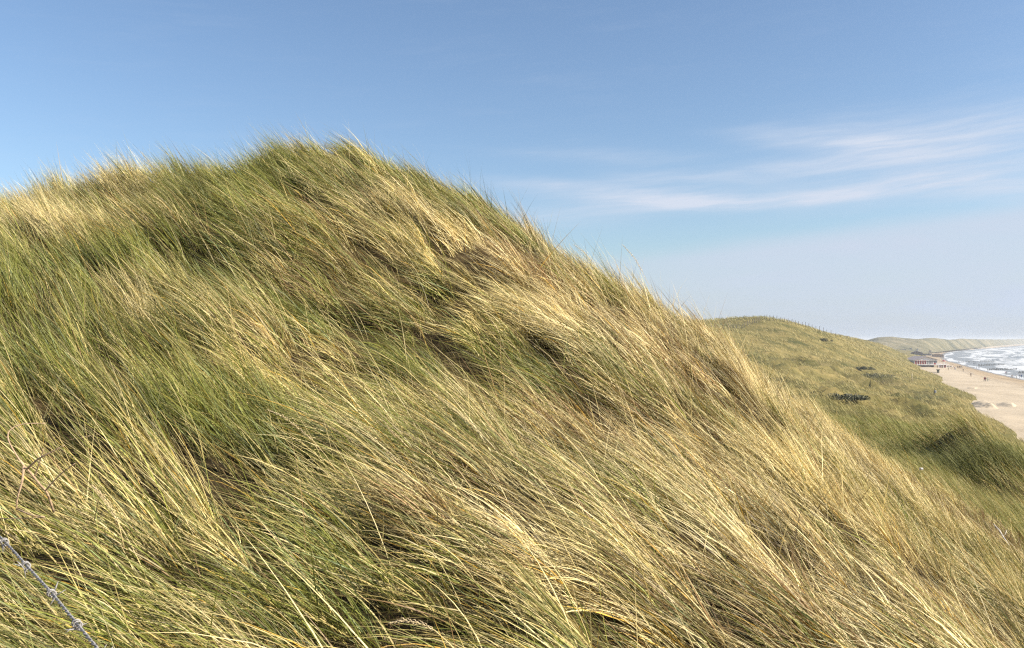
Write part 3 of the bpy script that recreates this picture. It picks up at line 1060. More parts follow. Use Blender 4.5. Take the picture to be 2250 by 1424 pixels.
# ------------------------------------------------------------------ materials of the smaller things
M_WIRE = plain('weathered_galvanised_wire', (0.30, 0.285, 0.275), 0.6, 0.30, 140.0, 0.15, 0.4, 0.4)
M_WOOD = plain('weathered_post_wood', (0.13, 0.11, 0.09), 0.85, 0.3, 5.0)
M_TWIG = plain('dead_twig_bark', (0.36, 0.25, 0.16), 0.85, 0.3, 40.0, bump=0.5)
M_BLEACHED = plain('bleached_driftwood', (0.62, 0.57, 0.50), 0.85, 0.2, 30.0, bump=0.4)
M_WHITE = plain('white_paint', (0.70, 0.67, 0.65), 0.6, 0.08, 1.2)
M_ROOFWHITE = plain('pale_roof_sheet', (0.34, 0.285, 0.265), 0.6, 0.1, 0.8)
M_RED = plain('dark_red_panel', (0.28, 0.045, 0.045), 0.55, 0.15, 1.5)
M_GLASS = plain('grey_window_glass', (0.16, 0.17, 0.18), 0.12, 0.2, 0.6, spec=0.6)
M_UNDER = plain('dark_undercroft', (0.055, 0.045, 0.045), 0.85, 0.3, 1.5)
M_BROWNWALL = plain('brown_plank_wall', (0.17, 0.12, 0.09), 0.8, 0.2, 1.5)
M_GREYROOF = plain('grey_roof_felt', (0.20, 0.185, 0.17), 0.8, 0.15, 0.8)
M_TAN = plain('tan_plank_wall', (0.46, 0.31, 0.20), 0.8, 0.12, 0.8)
M_BEIGE = plain('beige_board', (0.50, 0.42, 0.30), 0.7, 0.12, 1.0)
M_DARKGREEN = plain('dark_green_board', (0.05, 0.065, 0.035), 0.75, 0.2, 1.0)
M_GROYNE = plain('wet_groyne_timber', (0.06, 0.055, 0.05), 0.6, 0.3, 2.0)
M_GULL = plain('gull_white_feather', (0.80, 0.80, 0.80), 0.7, 0.04, 3.0)
M_GULLG = plain('gull_grey_feather', (0.42, 0.44, 0.47), 0.7, 0.06, 3.0)
M_SKIN = plain('skin', (0.50, 0.31, 0.22), 0.6, 0.05, 3.0)
M_HAIR = plain('dark_hair', (0.05, 0.035, 0.025), 0.6, 0.2, 9.0)
CLOTH = {k: plain('cloth_' + k, c, 0.85, 0.1, 3.0) for k, c in {
    'black': (0.02, 0.02, 0.025), 'navy': (0.03, 0.04, 0.09), 'grey': (0.16, 0.16, 0.17), 'white': (0.72, 0.71, 0.69),
    'red': (0.32, 0.03, 0.04), 'brown': (0.16, 0.09, 0.05), 'olive': (0.10, 0.11, 0.05), 'pink': (0.5, 0.2, 0.25), 'blue': (0.06, 0.12, 0.3), 'sage': (0.30, 0.34, 0.30)}.items()}


def leaf_material(name, col):
    m, T, out = mat_new(name)
    p = T.node('ShaderNodeBsdfPrincipled')
    oi = T.node('ShaderNodeNewGeometry')
    nz = T.noise(oi.outputs['Position'], 2.0, 3)
    T.l.new(T.ramp(nz, [(0.3, tuple(c * 0.6 for c in col)), (0.7, tuple(c * 1.4 for c in col))]), p.inputs['Base Color'])
    p.inputs['Roughness'].default_value = 0.6
    T.l.new(p.outputs[0], out.inputs[0])
    return m


M_LEAF = leaf_material('shrub_leaf', (0.088, 0.090, 0.036))


def at(u, v, d):
    return Vector(((u - U0) / F * d, d, EYE + (HZ - v) / F * d))


def facing(p):
    return -math.atan2(p.x, p.y)


# ------------------------------------------------------------------ barbed wire in the lower left corner
def barbed_wire():
    key = [(-190, 985, 1.72), (-60, 1122, 1.50), (10, 1190, 1.36), (58, 1243, 1.27), (114, 1304, 1.18), (168, 1370, 1.10), (226, 1440, 1.03), (300, 1535, 0.95), (420, 1700, 0.86)]
    P = np.array([at(*k) for k in key])
    cum = np.concatenate([[0], np.cumsum(np.linalg.norm(np.diff(P, axis=0), axis=1))])
    n = 420
    s = np.linspace(0, cum[-1], n)
    C = np.stack([np.interp(s, cum, P[:, k]) for k in range(3)], -1)
    ker = np.ones(25) / 25
    Cp = np.pad(C, ((12, 12), (0, 0)), mode='edge')
    Cs = np.stack([np.convolve(Cp[:, k], ker, 'valid') for k in range(3)], -1)
    Cs[:12], Cs[-12:] = C[:12], C[-12:]
    C = Cs
    t = np.gradient(C, axis=0)
    t /= np.linalg.norm(t, axis=1)[:, None]
    n1 = np.cross(t, (0, 0, 1.0))
    n1 /= np.linalg.norm(n1, axis=1)[:, None]
    n2 = np.cross(n1, t)
    root = empty('barbed_wire', at(-60, 1122, 1.50))
    tag(root, 'rusty grey strand of twisted barbed wire above the grass', 'barbed wire')
    org = np.array(root.location)
    for k in range(2):
        ph = s / 0.021 * 2 * math.pi + k * math.pi
        path = C + 0.0012 * (np.cos(ph)[:, None] * n1 + np.sin(ph)[:, None] * n2) - org
        bm = bmesh.new()
        bm_tube(bm, path, 0.0011, 6)
        link('wire_strand', bm_mesh('wire_strand', bm, True), M_WIRE, root)
    R = random.Random(5)
    for i, (u, v) in enumerate([(-70, 1112), (10, 1190), (58, 1243), (114, 1304), (170, 1372), (232, 1447)]):
        # nearest place on the wire
        uu = U0 + C[:, 0] / C[:, 1] * F
        vv = HZ - (C[:, 2] - EYE) / C[:, 1] * F
        j = int(np.argmin((uu - u) ** 2 + (vv - v) ** 2))
        bm = bmesh.new()
        T_, A_, B_ = Vector(t[j]), Vector(n1[j]), Vector(n2[j])
        c = Vector(C[j] - org)
        a0 = R.uniform(0, 6.28)
        pts = []
        for q in range(26):
            f = q / 25
            an = a0 + f * 4 * math.pi
            pts.append(c + T_ * (f - 0.5) * 0.011 + (A_ * math.cos(an) + B_ * math.sin(an)) * 0.0046)
        for e, sg in ((0, -1), (25, 1)):
            an = a0 + (e / 25) * 4 * math.pi
            tg = (A_ * -math.sin(an) + B_ * math.cos(an)) * sg
            tip = pts[e] + tg * 0.015 + T_ * R.uniform(-0.005, 0.005)
            bm_tube(bm, [pts[e], pts[e].lerp(tip, 0.6), tip], [0.0011, 0.0010, 0.0003], 5)
            tip2 = pts[e] - tg * 0.012 + T_ * R.uniform(-0.006, 0.006) + (A_ * math.cos(an) + B_ * math.sin(an)) * 0.006
            bm_tube(bm, [pts[e], tip2], [0.0011, 0.0003], 5)
        bm_tube(bm, pts, 0.0011, 5)
        link('barb', bm_mesh('barb', bm, True), M_WIRE, root)


barbed_wire()


# ------------------------------------------------------------------ dead twig, dead tufts, seed stalks among the near grass
def twig():
    root = empty('dead_twig', at(60, 1050, 3.0))
    tag(root, 'bare pinkish brown dead twig lying among green grass', 'twig')
    o = Vector(root.location)

    def br(name, pts, r0, r1):
        bm = bmesh.new()
        K = np.array([at(p[0], p[1], p[2] + 0.05) - o for p in pts])
        Q = np.concatenate([[2 * K[0] - K[1]], K, [2 * K[-1] - K[-2]]])
        P = []
        for i in range(1, len(Q) - 2):
            for f in np.linspace(0, 1, 6)[:-1]:
                a_, b_, c_, d_ = Q[i - 1:i + 3]
                P.append(Vector(0.5 * (2 * b_ + (c_ - a_) * f + (2 * a_ - 5 * b_ + 4 * c_ - d_) * f ** 2 + (3 * b_ - a_ - 3 * c_ + d_) * f ** 3)))
        P.append(Vector(K[-1]))
        bm_tube(bm, P, [r * random.uniform(0.85, 1.15) for r in np.linspace(r0, r1, len(P))], 7)
        link(name, bm_mesh(name, bm, True), M_TWIG, root)
    br('stem', [(118, 1125, 3.08), (104, 1085, 3.02), (88, 1065, 2.98), (66, 1038, 2.96), (48, 1018, 2.95), (30, 990, 2.95), (18, 965, 2.96), (22, 945, 2.98), (50, 932, 3.0), (100, 930, 3.02)], 0.0045, 0.0014)
    br('branch', [(52, 1025, 2.95), (48, 1060, 2.93), (38, 1095, 2.93), (36, 1120, 2.95)], 0.0045, 0.002)
    br('branch', [(60, 1030, 2.95), (85, 1008, 2.93), (120, 990, 2.92), (142, 978, 2.92)], 0.0035, 0.0015)
    br('branch', [(100, 1078, 2.98), (130, 1045, 2.95), (165, 1018, 2.92)], 0.003, 0.0013)
    br('branch', [(38, 1119, 2.95), (70, 1132, 2.92), (95, 1137, 2.92), (0, 1140, 2.94)], 0.003, 0.0015)
    br('branch', [(75, 1048, 2.97), (86, 1020, 2.95), (96, 985, 2.93)], 0.003, 0.0012)


twig()


def seed_stalk(pts, n_head, label, d, scale=1.0):
    """thin stalk with a cylindrical spike of overlapping spikelets at its windward tip; pts from the base to the tip"""
    root = empty('seed_stalk', at(*pts[0], d))
    tag(root, label, 'grass stalk', 'marram seed stalks')
    o = Vector(root.location)
    P = [at(*p, d) - o for p in pts]
    bm = bmesh.new()
    bm_tube(bm, P, list(np.linspace(0.0017, 0.0009, len(P))), 5)
    link('stem', bm_mesh('stem', bm, True), M_STALK, root)
    # spikelets along the last n_head points
    bm = bmesh.new()
    H = P[-n_head:]
    R = random.Random(int(pts[0][0]))
    seg = [(H[i], H[i + 1]) for i in range(len(H) - 1)]
    K = 54
    for k in range(K):
        f = (k + R.random()) / K
        i = min(int(f * len(seg)), len(seg) - 1)
        a, b = seg[i]
        p = a.lerp(b, f * len(seg) - i)
        t = (b - a).normalized()
        n = t.orthogonal().normalized()
        an = k * 2.4
        side = n * math.cos(an) + t.cross(n) * math.sin(an)
        rr = 0.0052 * scale * math.sin(math.pi * min(1, 0.18 + 0.8 * f)) + 0.001
        ln = 0.016 * scale
        tip = p + t * ln + side * rr
        w = t.cross(side) * 0.0016 * scale
        mid = p + t * ln * 0.45 + side * rr * 1.15
        v0, v1, v2, v3, v4 = (bm.verts.new(q) for q in (p, mid + w, tip, mid - w, mid + side * 0.0013))
        bm.faces.new((v0, v1, v4))
        bm.faces.new((v1, v2, v4))
        bm.faces.new((v2, v3, v4))
        bm.faces.new((v3, v0, v4))
    link('seed_head', bm_mesh('seed_head', bm), M_SEED, root)


M_STALK = plain('straw_stalk', (0.55, 0.42, 0.20), 0.6, 0.15, 30.0)
M_SEED = plain('seed_spikelets', (0.62, 0.48, 0.29), 0.75, 0.2, 60.0)
seed_stalk([(1452, 720), (1440, 672), (1428, 632), (1412, 598), (1395, 568), (1370, 540)], 3, 'pale seed stalk standing against the sky above the dune edge', 9.2, 1.5)
seed_stalk([(1340, 660), (1322, 612), (1305, 580), (1285, 556), (1262, 538)], 3, 'faint seed stalk left of the tall one on the skyline', 9.4, 1.2)
seed_stalk([(745, 1045), (715, 1000), (690, 970), (655, 940), (622, 915), (592, 902)], 4, 'straw seed stalk bent over the green tufts in mid slope', 4.35, 1.0)
seed_stalk([(1010, 1440), (985, 1412), (955, 1385), (925, 1370), (890, 1363), (862, 1368)], 4, 'curved pale seed stalk over the dark hollow at the bottom', 2.55, 0.9)
seed_stalk([(272, 1200), (262, 1155), (246, 1120), (226, 1090), (206, 1070)], 4, 'seed stalk beside the bare twig', 3.1, 0.9)


def loose_tuft(name, label, cat, centre, n, spread, Lr, th, azm, cols, wr, group=None, mat=None, nseg=6, droop=1.0, z_off=-0.02):
    c = centre
    B = Bundle()
    x = c.x + rng.normal(0, spread, n)
    y = c.y + rng.normal(0, spread, n)
    z = dune_z(x, y) + z_off
    az = azm + rng.normal(0, 0.35, n)
    th1 = np.radians(rng.normal(th, 12, n))
    ca = cols[0][None] * (1 - rng.random(n))[:, None]
    f = rng.random(n)[:, None]
    cc = (cols[0][None] * f + cols[1][None] * (1 - f)) * rng.uniform(0.8, 1.2, n)[:, None]
    B.add(*make_blades(np.stack([x, y, z], -1), rng.uniform(*Lr, n), rng.uniform(*wr, n), az, th1 * 0.15, th1 * droop, nseg, cc, cc, cc, pw=1.3))
    o = B.build(name, mat or M_GRASS)
    tag(o, label, cat, group)
    return o


# ------------------------------------------------------------------ things on the seaward slope
def place_dune(u, v, d0=14.0, d1=1000.0):
    return hit(u, v, dune_z, d0, d1)


tuss = [(2078, 1005, 0.50, 1700, 'big dark green marram tussock blown over in the hollow'),
        (2150, 1010, 0.38, 800, 'green marram tussock on the sunny side of the big one'),
        (2244, 1080, 0.32, 600, 'small green tussock at the frame edge below the big one')]
for (u, v, sp, n, lab) in tuss:
    p = at(u, v, 22.0)
    loose_tuft('marram_tussock', lab, 'grass tussock', p, n, sp, (0.6, 1.25), 66, math.pi + 0.1,
               [np.array((0.075, 0.090, 0.020)), np.array((0.27, 0.26, 0.09))], (0.007, 0.013), 'tussocks in the hollow', M_FARGRASS, 5)

p = place_dune(322, 735, 4.0)
loose_tuft('dead_grass_tuft', 'pale dead straw tuft on the shaded side of the dune', 'grass tuft', p, 130, 0.06, (0.35, 0.75), 45, math.pi * 0.9,
           [PALE * 1.02, STRAW], (0.004, 0.007))
p = at(2190, 1150, 10.6)
loose_tuft('bare_root_patch', 'brown tangle of bare roots on the right of the near slope', 'roots', p, 900, 0.40, (0.15, 0.4), 82, math.pi + 0.6,
           [BROWN * 0.7, np.array((0.30, 0.21, 0.11))], (0.004, 0.009), z_off=0.15)


def driftwood():
    a, b = at(2183, 1152, 10.2), at(2217, 1198, 9.9)
    root = empty('driftwood_stick', a)
    tag(root, 'bleached white stick lying on brown roots', 'driftwood')
    bm = bmesh.new()
    bm_tube(bm, [Vector((0, 0, 0)), (b - a) * 0.35 + Vector((0.005, 0, 0.012)), (b - a) * 0.7 + Vector((-0.004, 0, 0.008)), b - a], [0.007, 0.0085, 0.008, 0.005], 7)
    link('stick', bm_mesh('stick', bm, True), M_BLEACHED, root)
    c = (b - a) * 0.6
    bm = bmesh.new()
    bm_tube(bm, [c, c + Vector((0.03, 0.0, 0.03)), c + Vector((0.05, 0.01, 0.075))], [0.004, 0.0035, 0.002], 6)
    link('side_twig', bm_mesh('side_twig', bm, True), M_BLEACHED, root)


driftwood()


def scrap():
    p = at(2024, 1030, 11.0)
    bm = bmesh.new()
    bmesh.ops.create_grid(bm, x_segments=7, y_segments=5, size=0.5)
    R = random.Random(3)
    for v in bm.verts:
        v.co = Vector((v.co.x * 0.042 + R.uniform(-.004, .004), R.uniform(-.012, .012), v.co.y * 0.026 + R.uniform(-.004, .004)))
    r = bmesh.ops.solidify(bm, geom=bm.faces[:], thickness=0.004)
    o = link('litter_scrap', bm_mesh('litter_scrap', bm), M_WHITE, None, p)
    tag(o, 'small crumpled white scrap caught in the grass', 'litter')


scrap()


def shrub(u, v, w, h, label, seed):
    p = place_dune(u, v, 60)
    root = empty('shrub', (p.x, p.y, p.z - 0.1))
    tag(root, label, 'shrub', 'dark shrubs on the seaward slope')
    R = np.random.default_rng(seed)
    bm = bmesh.new()
    for k in range(7):
        an = R.uniform(0, 6.28)
        e = Vector((math.cos(an) * w * 0.35, math.sin(an) * w * 0.25, h * R.uniform(0.5, 0.85)))
        bm_tube(bm, [Vector((0, 0, 0)), e * 0.5 + Vector((0, 0, h * 0.08)), e * 0.8], [0.05, 0.035, 0.015], 5)
    link('trunk', bm_mesh('trunk', bm, True), M_WOOD, root)
    # leaf sprays in a few uneven lobes
    n = 3000
    h *= 0.8
    lobes = R.normal(0, 1, (13, 3)) * np.array((w * 0.42, w * 0.5, h * 0.14)) + np.array((0, 0, h * 0.26))
    li = np.minimum((R.random(n) ** 1.6 * 13).astype(int), 12)
    q = R.normal(0, 1, (n, 3))
    q /= np.linalg.norm(q, axis=1)[:, None]
    q = lobes[li] + q * np.cbrt(R.random(n))[:, None] * np.array((w * 0.24, w * 0.24, h * 0.40))
    q[:, 2] = np.abs(q[:, 2])
    a = R.normal(0, 1, (n, 3))
    a /= np.linalg.norm(a, axis=1)[:, None]
    b = np.cross(a, R.normal(0, 1, (n, 3)))
    b /= np.linalg.norm(b, axis=1)[:, None]
    s1 = R.uniform(0.04, 0.13, n)[:, None]
    vs = np.stack([q - a * s1, q - b * s1 * 0.5, q + a * s1, q + b * s1 * 0.5], 1).reshape(-1, 3)
    link('crown', np_mesh('crown', vs, np.arange(n * 4).reshape(-1, 4), False), M_LEAF, root)


shrub(1811, 750, 2.6, 1.9, 'lone dark shrub high on the hill below the fence', 1)
shrub(1893, 812, 2.6, 1.5, 'small dark green shrub just above the wide low one', 2)
shrub(1917, 828, 5.2, 1.7, 'wide low dark shrub in the brown patch of the slope', 3)
shrub(1852, 876, 3.4, 1.2, 'dark shrub near the edge of the near dune', 4)
shrub(1872, 874, 2.2, 0.8, 'low brown green shrub to the right of the dark one', 5)


def fence():
    L = np.array([(1556, 258), (1640, 288), (1680, 298), (1750, 308), (1830, 336), (1900, 420)], float)
    us = [1563, 1571, 1580, 1590, 1600, 1606, 1612, 1618, 1624, 1630, 1636, 1642, 1648, 1653, 1658, 1663, 1668, 1680, 1685, 1691, 1699, 1707, 1716, 1724, 1732, 1740, 1748, 1755, 1763, 1770, 1777, 1785, 1793, 1801, 1809, 1817, 1826, 1836, 1848, 1860]
    d = np.interp(us, L[:, 0], L[:, 1]) + 1.0
    x = (np.array(us) - U0) / F * d
    z = dune_z(x, d)
    root = empty('post_fence', (x[17], d[17], z[17]))
    tag(root, 'row of dark wooden fence posts along the hill top', 'fence')
    bm = bmesh.new()
    bm_tube(bm, [Vector((0, 0, -0.3)), Vector((0, 0, 0.9)), Vector((0, 0, 1.62)), Vector((0, 0, 1.68))], [0.085, 0.08, 0.075, 0.04], 7)
    me = bm_mesh('post', bm)
    me.materials.append(M_WOOD)
    R = random.Random(9)
    tops = []
    for k in range(len(us)):
        o = bpy.data.objects.new('post', me)
        COL.objects.link(o)
        o.parent = root
        o.location = Vector((x[k], d[k], z[k])) - Vector(root.location)
        o.rotation_euler = (R.uniform(-.06, .06), R.uniform(-.06, .06), R.uniform(0, 6))
        o.scale = (1, 1, R.uniform(0.9, 1.08))
        tops.append(Vector(o.location))
    for h in (0.75, 1.35):
        bm = bmesh.new()
        bm_tube(bm, [t + Vector((0, 0, h)) for t in tops], 0.006, 4)
        link('wire', bm_mesh('wire', bm), M_WIRE, root)


fence()

p = place_dune(2004, 838, 100)
o = empty('marker_pole', (p.x, p.y, p.z - 0.1))
tag(o, 'thin pale pole standing alone on the lower slope', 'pole')
bm = bmesh.new()
bm_tube(bm, [Vector((0, 0, -0.2)), Vector((0, 0, 1.9)), Vector((0, 0, 1.96))], [0.09, 0.085, 0.05], 8)
link('shaft', bm_mesh('shaft', bm, True), M_BEIGE, o)
bm = bmesh.new()
bm_tube(bm, [Vector((0, 0, 1.96)), Vector((0, 0, 2.02))], [0.1, 0.08], 8)
link('cap', bm_mesh('cap', bm, True), M_WHITE, o)
p = place_dune(2053, 866, 100)
o = empty('marker_post', (p.x, p.y, p.z - 0.1), facing(p))
tag(o, 'short dark post with a white board in the lower grass', 'post')
box('post', -0.12, 0.06, -0.08, 0.08, -0.1, 1.15, M_WOOD, o)
box('board', 0.065, 0.40, -0.03, 0.03, 0.35, 0.95, M_WHITE, o)


# ------------------------------------------------------------------ beach buildings
def gable(name, w, dep, z0, rise, over, mat, parent, y0=0.0, t=0.18):
    bm = bmesh.new()
    hw = w / 2 + over
    prof = [(-hw, z0), (0, z0 + rise), (hw, z0), (hw - 0.02, z0 - t), (0, z0 + rise - t * 1.2), (-hw + 0.02, z0 - t)]
    a = [bm.verts.new((x, y0 - over, z)) for x, z in prof]
    b = [bm.verts.new((x, y0 + dep + over, z)) for x, z in prof]
    n = len(prof)
    for k in range(n):
        bm.faces.new((a[k], b[k], b[(k + 1) % n], a[(k + 1) % n]))
    bm.faces.new((a[5], a[0], a[1], a[4]))
    bm.faces.new((a[4], a[1], a[2], a[3]))
    bm.faces.new((b[0], b[5], b[4], b[1]))
    bm.faces.new((b[1], b[4], b[3], b[2]))
    bmesh.ops.recalc_face_normals(bm, faces=bm.faces)
    return link(name, bm_mesh(name, bm), mat, parent)


def gable_wall(name, w, y, z0, rise, t, mat, parent):
    bm = bmesh.new()
    a = [bm.verts.new(q) for q in ((-w / 2, y, z0), (w / 2, y, z0), (0, y, z0 + rise))]
    b = [bm.verts.new(q) for q in ((-w / 2, y + t, z0), (w / 2, y + t, z0), (0, y + t, z0 + rise))]
    bm.faces.new(a)
    bm.faces.new(b[::-1])
    for k in range(3):
        bm.faces.new((a[k], a[(k + 1) % 3], b[(k + 1) % 3], b[k]))
    bmesh.ops.recalc_face_normals(bm, faces=bm.faces)
    return link(name, bm_mesh(name, bm), mat, parent)


def pavilion():
    p = hit(2036, 806.5)
    k = p.y / F                          # metres per photograph pixel
    root = empty('beach_pavilion', (p.x, p.y, p.z - 0.2), facing(p) + 0.42)
    tag(root, 'white gabled beach pavilion with dark red panels and a raised deck', 'building')

    def X(u):
        return (u - 2036) * k * 1.05

    def Zp(v):
        return (806.5 - v) * k + 0.2
    x0, x1 = X(2009.5), X(2058.5)
    dep = 16.0
    zf, ze, za = Zp(801.4), Zp(791.4), Zp(783.2)
    gap = 0.05
    box('undercroft', X(2018), X(2049), 0.35, dep - 1, -0.3, zf - 0.3, M_UNDER, root)  # one solid dark block filling the space under the floor
    box('floor', x0, x1, 0.0, dep, zf - 0.29, zf, M_WHITE, root)
    box('wall', x0 + 0.1, x1 - 0.1, 0.30, dep - 0.1, zf + 0.005, ze, M_WHITE, root)
    # front bays: five red shutters, then glazed bays
    edges = [2011.6, 2016.6, 2021.4, 2026.3, 2031.2, 2035.9, 2040.8, 2045.6, 2050.2]
    for i in range(8):
        xa, xb = X(edges[i]) + 0.16, X(edges[i + 1]) - 0.30
        if i < 5:
            o = box('shutter', xa, xb, 0.16, 0.29, zf + 0.35, ze - 0.12, M_RED, root)
        else:
            o = box('window', xa, xb, 0.20, 0.29, zf + 0.35, ze - 0.12, M_GLASS, root)
            xm = (xa + xb) / 2
            box('glazing_bar', xm - 0.05, xm + 0.05, 0.12, 0.195, zf + 0.35, ze - 0.12, M_WHITE, o)
    for e in edges:
        box('post', X(e) - 0.2, X(e) + 0.08, 0.03, 0.155, zf + 0.005, ze - 0.02, M_WHITE, root)
    o = box('window', X(2051.4), X(2058.0), 0.18, 0.29, zf + 1.0, ze - 0.1, M_GLASS, root)
    box('panel', X(2051.4), X(2055.5), 0.18, 0.29, zf + 0.1, zf + 0.95, M_RED, root)
    gable_wall('gable', x1 - x0 - 0.3, 0.25, ze + 0.01, (za - ze) - 0.25, 0.2, M_WHITE, root)
    bpy.context.view_layer.update()
    r = gable('roof', x1 - x0, dep, ze + 0.05, za - ze, 0.45, M_ROOFWHITE, root)
    box('fascia', x0 - 0.3, x1 + 0.3, -0.40, -0.12, ze - 0.16, ze + 0.03, M_WHITE, r)
    for zz in (0.2, 2.2):
        box('chimney', zz, zz + 0.5, 7, 7.5, za - 0.6, za + 0.35, M_GREYROOF, r)
    # kiosk below the corner
    kq = box('kiosk', X(2050.5), X(2056.3), -0.6, 2.4, -0.2, zf - 0.35, M_BEIGE, root)
    box('kiosk_door', X(2056.4), X(2059.6), -0.5, 2.2, -0.2, zf - 0.4, M_BROWNWALL, root)
    # deck on posts to the right
    dx0, dx1 = X(2060.2), X(2083.4)
    box('deck', dx0, dx1, 0.0, 9.0, zf - 0.1, zf + 0.12, M_WHITE, root)
    for q, u in enumerate((2061, 2066.2, 2071.6, 2077.0, 2083.0)):
        for yy in (0.1, 8.6):
            box('deck_post', X(u) - 0.14, X(u) + 0.14, yy, yy + 0.28, -0.3, zf - 0.105, M_WHITE, root)
        box('railing_post', X(u) - 0.08, X(u) + 0.08, 0.02, 0.18, zf + 0.125, zf + 1.25, M_WHITE, root)
    for zz in (0.6, 1.1):
        box('rail', dx0, dx1, 0.06, 0.14, zf + zz, zf + zz + 0.1, M_WHITE, root)
    box('wall_panel', X(2062.0), X(2064.4), 0.5, 0.7, -0.2, zf - 0.15, M_WHITE, root)
    box('door', X(2064.6), X(2068.6), 0.5, 0.7, -0.2, zf - 0.15, M_RED, root)
    box('door', X(2073.2), X(2077.0), 0.5, 0.7, -0.2, zf - 0.15, M_RED, root)
    box('wall_panel', X(2068.8), X(2073.0), 0.5, 0.7, -0.2, zf - 0.15, M_BEIGE, root)
    for u in (2066, 2070.5, 2079.5):
        bm = bmesh.new()
        bm_tube(bm, [Vector((X(u), 4, zf + 0.1)), Vector((X(u), 4, zf + 3.6)), Vector((X(u), 4, zf + 3.7))], [0.09, 0.07, 0.03], 6)
        link('mast', bm_mesh('mast', bm), M_WHITE, root)
    return root, X(2074.5), zf


pav, dx, zf = pavilion()
# closed red parasol standing on the deck
pm = pav.matrix_basis
base = pm @ Vector((dx, 2.0, zf + 0.12))
o = empty('parasol', base)
tag(o, 'dark red parasol on the pavilion deck', 'parasol')
bm = bmesh.new()
bm_tube(bm, [Vector((0, 0, 0)), Vector((0, 0, 2.3))], 0.05, 6)
link('pole', bm_mesh('pole', bm), M_WHITE, o)
bm = bmesh.new()
bm_tube(bm, [Vector((0, 0, 1.75)), Vector((0, 0, 1.95)), Vector((0, 0, 2.25)), Vector((0, 0, 2.5))], [1.35, 1.25, 0.7, 0.04], 8)
link('canopy', bm_mesh('canopy', bm), M_RED, o)


def hut(u0, u1, v_base, v_eave, v_apex, dep, wall, roof, name, label, win=2, d=None, zf_=beach_z):
    um = (u0 + u1) / 2
    p = hit(um, v_base, zf_, 200, 2500) if d is None else at(um, v_base, d)
    k = p.y / F
    root = empty(name, (p.x, p.y, p.z - 0.2), facing(p))
    tag(root, label, 'building')
    w = (u1 - u0) * k
    he, ha = (v_base - v_eave) * k + 0.2, (v_base - v_apex) * k + 0.2
    box('wall', -w / 2, w / 2, 0.0, dep, -0.6, he, wall, root)
    if ha - he > 0.5:
        gable_wall('gable', w - 0.1, 0.03, he + 0.005, ha - he - 0.1, 0.2, wall, root)
        gable('roof', w, dep, he + 0.08, ha - he, 0.35, roof, root)
    else:
        box('roof', -w / 2 - 0.3, w / 2 + 0.3, -0.3, dep + 0.3, he + 0.005, he + 0.3, roof, root)
    for i in range(win):
        xc = -w / 2 + w * (i + 0.5) / win
        o = box('window', xc - w / win * 0.22, xc + w / win * 0.22, -0.09, -0.01, he * 0.35, he * 0.8, M_GLASS, root)
        box('sill', xc - w / win * 0.25, xc + w / win * 0.25, -0.15, -0.01, he * 0.30, he * 0.345, M_WHITE, o)
    return root


hut(2002.5, 2026.5, 781.5, 775.3, 771.2, 14, M_BROWNWALL, M_GREYROOF, 'beach_hall', 'brown gabled beach building behind the white pavilion', 4)
hut(2027.5, 2042.5, 781.2, 778.0, 777.2, 8, M_GREYROOF, M_GREYROOF, 'annex', 'low grey shed beside the brown gabled building', 2)
hut(2043.4, 2047.2, 781.3, 777.6, 776.9, 3, M_WHITE, M_ROOFWHITE, 'beach_cabin', 'tiny white cabin right of the low grey shed', 1)
hut(2049.0, 2072.5, 784.6, 779.8, 777.4, 9, M_TAN, M_GREYROOF, 'beach_terrace', 'long tan wooden building nearer the surf', 5)
hut(2059.0, 2063.6, 818.5, 813.6, 813.0, 4, M_DARKGREEN, M_DARKGREEN, 'shed', 'small dark shed peeping out behind the dune foot', 1)
hut(2000.8, 2003.6, 769.0, 766.3, 764.0, 8, M_WHITE, M_GREYROOF, 'house', 'tiny white house at the foot of the far dunes', 1, 1150)
hut(2014.5, 2017.5, 769.6, 767.6, 766.0, 8, M_WHITE, M_GREYROOF, 'house', 'tiny pale house behind the brown building roof', 1, 1150)
hut(1978.0, 1990.0, 770.0, 768.2, 767.5, 8, M_GREYROOF, M_GREYROOF, 'barn', 'long dark low building below the far dunes', 3, 1120)
hut(2041.0, 2046.0, 774.0, 771.0, 769.6, 7, M_BEIGE, M_ROOFWHITE, 'beach_house', 'pale building at the start of the far beach', 2, 1040)

# a small boat drawn up beside the deck
p = hit(2086.5, 806.5)
o = empty('rowing_boat', (p.x, p.y, p.z), facing(p))
tag(o, 'white boat drawn up on the sand beside the deck', 'boat')
bm = bmesh.new()
sec = []
for i, (xx, wd, hh) in enumerate([(-1.7, 0.5, 0.75), (-1.2, 0.75, 0.72), (0, 0.85, 0.70), (1.2, 0.6, 0.78), (1.9, 0.05, 0.95)]):
    ring = [(xx, -wd, hh), (xx, -wd * 0.75, 0.25), (xx, 0, 0.05), (xx, wd * 0.75, 0.25), (xx, wd, hh), (xx, wd * 0.85, hh - 0.03), (xx, 0, 0.3), (xx, -wd * 0.85, hh - 0.03)]
    sec.append([bm.verts.new(q) for q in ring])
for i in range(4):
    for k_ in range(8):
        bm.faces.new((sec[i][k_], sec[i][(k_ + 1) % 8], sec[i + 1][(k_ + 1) % 8], sec[i + 1][k_]))
bm.faces.new(sec[0][::-1])
bm.faces.new(sec[-1])
bmesh.ops.recalc_face_normals(bm, faces=bm.faces)
link('hull', bm_mesh('hull', bm, False), M_WHITE, o)
box('thwart', -0.2, 0.1, -0.7, 0.7, 0.5, 0.56, M_BROWNWALL, o)


